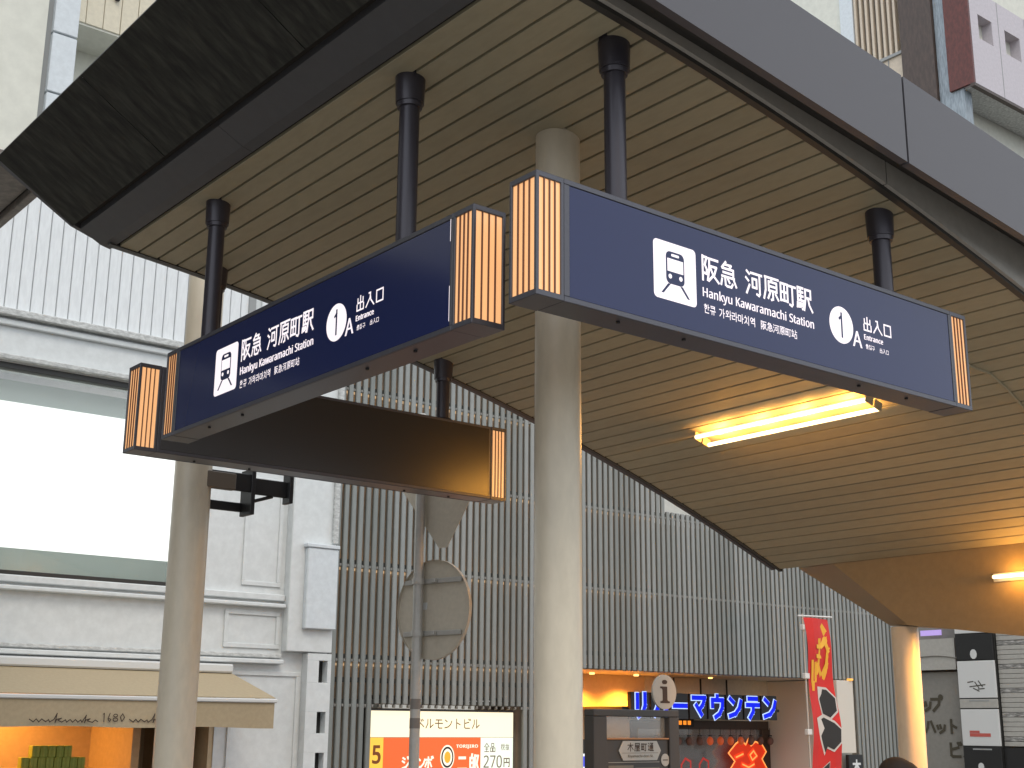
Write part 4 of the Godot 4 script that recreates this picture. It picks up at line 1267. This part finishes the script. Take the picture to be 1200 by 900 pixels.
	var wb := mat("office_brown", 0.11, 0.075, 0.06, 0.7, 0.0, "soft", Vector3.ONE * 0.3)
	box(w, "wall", Vector3(-8, 0, -14), Vector3(0, 18, 8), wb)
	for fl in 5:
		for k in 7:
			box(w, "window", Vector3(0.001, 1.2 + fl * 3.4, -12.8 + k * 3.0), Vector3(0.05, 2.9 + fl * 3.4, -11.0 + k * 3.0), mats["frame_dark"], 0.01)

# ---------------------------------------------------------------- street furniture
func build_street_things() -> void:
	# tall round pole beyond the canopy with a sign bracket
	var p := thing("street_pole", "thick cream street pole with a dark bracket, in front of bright window", "pole", Vector3(3.66, 0.0, -7.92))
	cyl(p, "shaft", Vector3.ZERO, 5.6, 0.126, 0.118, mats["column"], 40)
	cyl(p, "base_plate", Vector3(0, 0.12, 0), 0.03, 0.2, 0.2, mats["dark_steel"], 24)
	for b in [[0.10, 3.40, 0.42, 3.52, 0.02, 0.05], [0.10, 3.28, 0.40, 3.34, -0.10, -0.07]]:
		box(p, "bracket_arm", Vector3(b[0], b[1], b[4]), Vector3(b[2], b[3], b[5]), mats["dark_steel"], 0.004)
	box(p, "bracket_plate", Vector3(0.40, 3.25, -0.10), Vector3(0.43, 3.56, 0.06), mats["dark_steel"], 0.003)
	box(p, "bracket_arm", Vector3(0.43, 3.40, -0.03), Vector3(0.70, 3.51, 0.0), mats["dark_steel"], 0.004)
	box(p, "bracket_plate", Vector3(0.70, 3.36, -0.06), Vector3(0.73, 3.59, 0.04), mats["dark_steel"], 0.003)
	rod(p, "bracket_stay", Vector3(0.42, 3.34, -0.02), Vector3(0.60, 3.40, -0.02), 0.012, mats["dark_steel"], 8)
	box(p, "bracket_clamp", Vector3(0.02, 3.39, 0.05), Vector3(0.26, 3.50, 0.11), mat("bracket_brown", 0.16, 0.13, 0.10, 0.6), 0.006)
	# arcade roof at the left edge
	var a := thing("arcade_roof", "brown grey arcade roof edge showing past the canopy's far corner", "roof", Vector3(1.8, 5.3, -9.6))
	var ao := a.position
	box(a, "roof_slab", Vector3(-6, 5.35, -11.85) - ao, Vector3(2.54, 5.42, -8.03) - ao, mat("arcade_brown", 0.24, 0.21, 0.18, 0.7, 0.0, "weather", Vector3.ONE))
	box(a, "edge_lip", Vector3(2.56, 5.31, -11.85) - ao, Vector3(2.62, 5.46, -8.05) - ao, mats["arcade_brown"], 0.006)
	box(a, "gutter", Vector3(2.541, 5.36, -11.85) - ao, Vector3(2.559, 5.42, -8.05) - ao, mats["backing"])
	for k in 4:
		box(a, "roof_post", Vector3(-5.5 + k * 1.9, 0.12, -11.6) - ao, Vector3(-5.4 + k * 1.9, 5.349, -11.5) - ao, mats["galvanised"], 0.005)
	# road sign seen from behind
	var t := thing("road_sign", "round and triangular road sign plates seen from behind on grey post", "sign", Vector3(5.36, 0.0, -7.745))
	cyl(t, "post", Vector3.ZERO, 4.1, 0.036, 0.036, mats["galvanised"], 20)
	cyl(t, "post_cap", Vector3(0, 4.1, 0), 0.02, 0.038, 0.02, mats["galvanised"], 20)
	var plate := Node3D.new()
	plate.name = "sign_plates"
	plate.rotation.y = deg_to_rad(-79.0)
	plate.position = Vector3(0.075, 0, 0.1)
	t.add_child(plate)
	flat_poly(plate, "round_plate", disc(0, 2.686, 0.35, 0.35, 48), -0.003, 0.004, mats["sign_plate_back"])
	var rim := begin()
	for k in 48:
		var a0 := TAU * k / 48.0
		var a1 := TAU * (k + 1) / 48.0
		var c := Vector3(0, 2.686, 0)
		quad(rim, c + Vector3(cos(a0), sin(a0), 0) * 0.352 + Vector3(0, 0, 0.022), c + Vector3(cos(a1), sin(a1), 0) * 0.352 + Vector3(0, 0, 0.022), c + Vector3(cos(a1), sin(a1), 0) * 0.352 - Vector3(0, 0, 0.004), c + Vector3(cos(a0), sin(a0), 0) * 0.352 - Vector3(0, 0, 0.004), Vector3(cos(a0), sin(a0), 0))
	done(rim, plate, "plate_rim", mats["sign_plate_back"])
	flat_poly(plate, "triangle_plate", PackedVector2Array([Vector2(0.03, 3.12), Vector2(0.11, 3.12), Vector2(0.50, 3.70), Vector2(0.46, 3.76), Vector2(-0.42, 3.76), Vector2(-0.46, 3.70)]), -0.003, 0.004, mats["sign_plate_back"])
	for yy in [2.886, 2.52, 3.70]:
		box(plate, "channel", Vector3(-0.29, yy - 0.018, 0.0015), Vector3(0.27, yy + 0.018, 0.02), mats["galvanised"], 0.004)
		cyl(t, "clamp", Vector3(0, yy - 0.02, 0), 0.04, 0.045, 0.045, mats["galvanised"], 20)
		box(plate, "clamp_bolt", Vector3(0.0, yy - 0.016, 0.021), Vector3(0.045, yy + 0.016, 0.05), mats["galvanised"], 0.004)
	box(plate, "label_sticker", Vector3(-0.17, 2.69, 0.0015), Vector3(-0.07, 2.74, 0.003), mats["white_plate"])
	# tape bands round the post
	for yy in [2.0, 1.87]:
		cyl(t, "tape_band", Vector3(0, yy, 0), 0.07, 0.0375, 0.0375, mat("tape_brown", 0.19, 0.17, 0.15, 0.5), 20)
	# information kiosk
	var k0 := thing("information_kiosk", "dark street map stand with white i disc and direction plate", "map stand", Vector3(8.06, 0.12, -8.4))
	var ko := k0.position
	var dk := mat("kiosk_grey", 0.045, 0.043, 0.04, 0.5, 0.1)
	box(k0, "stand_post", Vector3(7.58, 0.12, -8.46) - ko, Vector3(7.735, 1.975, -8.34) - ko, dk, 0.006)
	box(k0, "stand_post", Vector3(8.475, 0.12, -8.46) - ko, Vector3(8.60, 1.975, -8.34) - ko, dk, 0.006)
	box(k0, "top_rail", Vector3(7.58, 1.976, -8.46) - ko, Vector3(8.60, 2.035, -8.34) - ko, dk, 0.006)
	box(k0, "map_board", Vector3(7.736, 0.5, -8.44) - ko, Vector3(8.474, 1.785, -8.36) - ko, dk, 0.004)
	box(k0, "shelf_edge", Vector3(7.736, 1.786, -8.45) - ko, Vector3(8.474, 1.80, -8.345) - ko, mat("kiosk_copper", 0.42, 0.20, 0.08, 0.5), 0.003)
	box(k0, "pane", Vector3(7.736, 1.801, -8.404) - ko, Vector3(8.474, 1.975, -8.398) - ko, mats["glass"])
	var hx := PackedVector2Array([Vector2(-0.25, 0), Vector2(-0.20, -0.08), Vector2(0.20, -0.08), Vector2(0.25, 0), Vector2(0.20, 0.08), Vector2(-0.20, 0.08)])
	for v in hx.size():
		hx[v] += Vector2(8.125 - ko.x, 1.695 - ko.y)
	var zf := -8.359 - ko.z
	var kw := mat("kiosk_white", 0.42, 0.41, 0.37, 0.5)
	flat_poly(k0, "direction_plate", hx, zf, 0.01, kw)
	write(k0, "street_name", "木屋町通", 7.975 - ko.x, 1.69 - ko.y, 0.07, 0.07, 0.08, 0.008, zf + 0.0105, mats["ink_brown"])
	latin(k0, "street_name_latin", "Kiyamachi-dori St.", 7.98 - ko.x, 1.632 - ko.y, 0.3, 0.032, zf + 0.0105, mat("ink_soft", 0.18, 0.16, 0.12, 0.6))
	box(k0, "plate_line", Vector3(7.91 - ko.x, 1.674 - ko.y, zf + 0.0105), Vector3(8.34 - ko.x, 1.678 - ko.y, zf + 0.0115), mats["ink_soft"])
	flat_poly(k0, "arrow_disc", disc(8.43 - ko.x, 1.615 - ko.y, 0.05, 0.052, 24), zf, 0.006, kw)
	box(k0, "arrow", Vector3(8.40 - ko.x, 1.611 - ko.y, zf + 0.0065), Vector3(8.46 - ko.x, 1.619 - ko.y, zf + 0.0075), mats["ink_brown"])
	box(k0, "print_line", Vector3(7.76 - ko.x, 1.598 - ko.y, zf + 0.001), Vector3(8.36 - ko.x, 1.602 - ko.y, zf + 0.003), kw)
	box(k0, "print_block", Vector3(7.76 - ko.x, 1.50 - ko.y, zf + 0.001), Vector3(8.05 - ko.x, 1.575 - ko.y, zf + 0.003), mats["ink_soft"])
	box(k0, "print_line", Vector3(8.07 - ko.x, 1.545 - ko.y, zf + 0.001), Vector3(8.36 - ko.x, 1.555 - ko.y, zf + 0.003), mats["ink_soft"])
	var disc_o := 2.19 - ko.y
	flat_poly(k0, "information_disc", disc(8.456 - ko.x, disc_o, 0.145, 0.15, 36), zf - 0.03, 0.02, mat("disc_white", 0.40, 0.385, 0.34, 0.5))
	latin(k0, "information_letter", "i", 8.40 - ko.x, disc_o - 0.095, 0.115, 0.20, zf - 0.0095, mats["ink_brown"], "Droid Serif", 700)
	# tall banner
	var f := thing("red_banner", "tall red banner with yellow brush characters and black white-edged mark", "banner", Vector3(11.85, 0.12, -9.5))
	var fo := f.position
	rod(f, "banner_pole", Vector3(11.83, 0.12, -9.5) - fo, Vector3(11.80, 3.13, -9.5) - fo, 0.011, mats["galvanised"], 10)
	rod(f, "cross_bar", Vector3(11.72, 3.105, -9.5) - fo, Vector3(12.32, 3.12, -9.5) - fo, 0.010, mats["white_plate"], 8)
	var red := mat("banner_red", 0.55, 0.022, 0.018, 0.75)
	var st := begin()
	for j in 28:
		for q in 4:
			var cor := []
			for e in [[0, 0], [1, 0], [1, 1], [0, 1]]:
				cor.append(banner_point((q + e[0]) / 4.0, (j + e[1]) / 28.0) - fo)
			quad(st, cor[0], cor[1], cor[2], cor[3], Vector3(0, 0, 1))
	done(st, f, "cloth", red)
	var yel := mat("banner_yellow", 0.75, 0.40, 0.03, 0.7)
	banner_strokes(f, fo, "brush_lettering", "う", 0.46, 0.03, 0.56, 0.36, 0.085, yel)
	banner_strokes(f, fo, "brush_lettering", "ま", 0.30, 0.13, 0.36, 0.26, 0.045, yel)
	banner_strokes(f, fo, "brush_lettering", "い", 0.12, 0.24, 0.26, 0.27, 0.04, yel)
	var bl := [[[0.48, 0.46], [0.75, 0.465], [0.95, 0.52], [0.92, 0.60], [0.70, 0.645], [0.5, 0.62], [0.46, 0.53]], [[0.28, 0.665], [0.5, 0.645], [0.78, 0.68], [0.96, 0.72], [0.94, 0.80], [0.70, 0.85], [0.53, 0.83], [0.46, 0.87], [0.36, 0.78]], [[0.36, 0.97], [0.56, 0.93], [0.52, 1.0], [0.36, 1.0]]]
	for poly in bl:
		var wst := begin()
		var bst := begin()
		var c := Vector2.ZERO
		for v in poly:
			c += Vector2(v[0], v[1]) / poly.size()
		for e in poly.size():
			var a0 := Vector2(poly[e][0], poly[e][1])
			var a1 := Vector2(poly[(e + 1) % poly.size()][0], poly[(e + 1) % poly.size()][1])
			var lift := Vector3(0, 0, 0.006)
			tri(bst, banner_point(c.x, c.y) - fo + lift * 1.6, banner_point(a0.x, a0.y) - fo + lift * 1.6, banner_point(a1.x, a1.y) - fo + lift * 1.6, Vector3(0, 0, 1))
			var w0 := c + (a0 - c) * 1.17
			var w1 := c + (a1 - c) * 1.17
			w0.x = clampf(w0.x, 0.02, 0.99)
			w1.x = clampf(w1.x, 0.02, 0.99)
			w0.y = minf(w0.y, 1.0)
			w1.y = minf(w1.y, 1.0)
			tri(wst, banner_point(c.x, c.y) - fo + lift, banner_point(w0.x, w0.y) - fo + lift, banner_point(w1.x, w1.y) - fo + lift, Vector3(0, 0, 1))
		done(wst, f, "mark_edging", mat("banner_white", 0.55, 0.52, 0.48, 0.7))
		done(bst, f, "black_mark", mat("banner_black", 0.02, 0.018, 0.016, 0.7))
	for yy in [2.98, 2.45, 1.85]:
		box(f, "cloth_tab", Vector3(11.775, yy - 0.03, -9.52) - fo, Vector3(11.85, yy + 0.03, -9.475) - fo, mats["white_plate"], 0.004)
	# narrow shop sign by the pier
	var q2 := thing("narrow_shop_sign", "narrow upright black sign with white character beside the red banner", "sign", Vector3(15.85, 0.4, -11.95))
	box(q2, "sign_board", Vector3(-0.17, 0, -0.03), Vector3(0.15, 1.13, 0.03), mats["black"], 0.006)
	write(q2, "character", "木", -0.09, 0.86, 0.18, 0.2, 0.2, 0.03, 0.031, mats["white_plate"])
	var ws := thing("white_upright_panel", "white upright sign panel with small orange lamp behind the banner", "sign", Vector3(15.70, 1.55, -11.93))
	box(ws, "panel", Vector3(-0.22, 0, -0.04), Vector3(0.15, 1.0, 0.02), mat("panel_warm_white", 0.6, 0.55, 0.47, 0.6), 0.006)
	box(ws, "clip_lamp", Vector3(0.06, 1.001, -0.02), Vector3(0.13, 1.03, 0.05), glow("clip_lamp_glow", 1.0, 0.45, 0.08, 1.1), 0.006)
	# small lit sign between column and kiosk
	var ls := thing("lit_shop_sign", "small blue and white lit sign beside the street map stand", "sign", Vector3(10.98, 0.12, -12.2))
	box(ls, "sign_case", Vector3(-0.10, 0, -0.1), Vector3(0.28, 1.62, 0.0), mats["black"], 0.006)
	box(ls, "lit_panel", Vector3(-0.08, 0.5, 0.001), Vector3(0.26, 1.45, 0.012), glow("sign_white_lit", 0.9, 0.95, 1.0, 0.9))
	box(ls, "blue_band", Vector3(-0.08, 1.30, 0.0125), Vector3(0.26, 1.42, 0.016), glow("sign_blue_lit", 0.05, 0.08, 0.8, 0.8))
	box(ls, "yellow_lamp", Vector3(0.06, 1.63, -0.06), Vector3(0.16, 1.73, 0.03), glow("sign_yellow_lit", 1.0, 0.72, 0.05, 0.9), 0.02)
	build_person()

func banner_point(u: float, v: float) -> Vector3:
	# u across, v down; the lower part swings to the side
	var x := 11.80 + 0.46 * u + 0.05 * v + 0.04 * v * v
	var y := 3.09 - 1.68 * v
	return Vector3(x, y, -9.49 + 0.03 * sin(u * 5.0 + v * 4.0) + 0.02 * sin(v * 11.0))

func banner_strokes(parent: Node3D, fo: Vector3, called: String, ch: String, u0: float, v0: float, du: float, dv: float, w: float, m: Material) -> void:
	var st := begin()
	var k := 0
	for l in glyph[ch]:
		var n: int = l.size() / 2
		for i in n - 1:
			var a := banner_point(u0 + l[2 * i] * du / 100.0, v0 + l[2 * i + 1] * dv / 100.0) - fo
			var b := banner_point(u0 + l[2 * i + 2] * du / 100.0, v0 + l[2 * i + 3] * dv / 100.0) - fo
			var d := (b - a).normalized()
			var s := Vector3(-d.y, d.x, 0).normalized() * w / 2.0
			var z := Vector3(0, 0, 0.005 + 0.0003 * k)
			k += 1
			quad(st, a - d * w * 0.3 + s + z, b + d * w * 0.3 + s + z, b + d * w * 0.3 - s + z, a - d * w * 0.3 - s + z, Vector3(0, 0, 1))
	done(st, parent, called, m)

func build_person() -> void:
	# walking away under the canopy; only the top of the head reaches the picture
	var p := thing("person", "dark haired person in dark jacket walking under the canopy, hands pocketed", "person", Vector3(6.6, 0.12, -4.67), 0.5)
	var H := 1.6
	var V := func(x: float, y: float, z: float) -> Vector3: return Vector3(x, y, z)
	var body := [
		[V.call(0, 1.46, 0.0), V.call(0, 1.50, -0.01), 0.083, 0.088], [V.call(0, 1.39, -0.03), V.call(0, 1.45, -0.03), 0.055, 0.07],
		[V.call(0, 1.28, 0.01), V.call(0, 1.42, 0), 0.058, 0.05], [V.call(-0.16, 1.30, 0), V.call(0.16, 1.30, 0), 0.06, 0.06],
		[V.call(0, 0.92, 0), V.call(0, 1.24, 0), 0.12, 0.13],
		[V.call(-0.08, 0.86, 0), V.call(-0.10, 0.47, -0.06), 0.085, 0.055], [V.call(-0.10, 0.47, -0.06), V.call(-0.10, 0.09, 0.02), 0.055, 0.036], [V.call(-0.10, 0.045, 0.03), V.call(-0.10, 0.035, -0.14), 0.042, 0.034],
		[V.call(0.08, 0.86, 0), V.call(0.10, 0.47, 0.05), 0.085, 0.055], [V.call(0.10, 0.47, 0.05), V.call(0.10, 0.09, 0.16), 0.055, 0.036], [V.call(0.10, 0.045, 0.17), V.call(0.10, 0.035, 0.0), 0.042, 0.034],
		[V.call(-0.18, 1.30, 0), V.call(-0.25, 1.05, 0.03), 0.05, 0.042], [V.call(-0.25, 1.05, 0.03), V.call(-0.17, 0.88, -0.09), 0.042, 0.034],
		[V.call(0.18, 1.30, 0), V.call(0.25, 1.05, 0.03), 0.05, 0.042], [V.call(0.25, 1.05, 0.03), V.call(0.17, 0.88, -0.09), 0.042, 0.034],
		[V.call(0, 1.455, -0.105), V.call(0, 1.43, -0.112), 0.012, 0.016],
	]
	var skin := mat("skin", 0.45, 0.27, 0.19, 0.55)
	add(p, "body", net(body, 0.02, 0.05), skin)
	var jacket := []
	for i in [3, 4, 11, 12, 13, 14]:
		var b: Array = body[i].duplicate()
		b[2] += 0.022
		b[3] += 0.022
		jacket.append(b)
	add(p, "jacket", net(jacket, 0.022, 0.06), mat("jacket_dark", 0.03, 0.032, 0.04, 0.8))
	var legs := []
	for i in [5, 6, 8, 9]:
		var b: Array = body[i].duplicate()
		b[2] += 0.018
		b[3] += 0.02
		legs.append(b)
	add(p, "trousers", net(legs, 0.022, 0.05), mat("trousers_grey", 0.06, 0.06, 0.065, 0.85))
	var shoes := []
	for i in [7, 10]:
		var b: Array = body[i].duplicate()
		b[2] += 0.008
		b[3] += 0.008
		shoes.append(b)
	add(p, "shoes", net(shoes, 0.015, 0.02), mats["black"])
	var hair := [[V.call(0, 1.50, 0.02), V.call(0, 1.512, -0.01), 0.102, 0.102], [V.call(-0.06, 1.44, 0.04), V.call(0.06, 1.44, 0.04), 0.06, 0.06], [V.call(-0.03, 1.53, -0.03), V.call(0.05, 1.535, -0.02), 0.082, 0.08]]
	add(p, "hair", net(hair, 0.012, 0.03), mat("hair_dark", 0.018, 0.012, 0.01, 0.8))
	for s in [-1.0, 1.0]:
		add(p, "ear", net([[V.call(s * 0.088, 1.475, 0.0), V.call(s * 0.092, 1.44, 0.0), 0.016, 0.012]], 0.008, 0.01), skin)
		add(p, "eye", net([[V.call(s * 0.032, 1.475, -0.09), V.call(s * 0.034, 1.475, -0.09), 0.011, 0.011]], 0.006, 0.01), mats["black"])
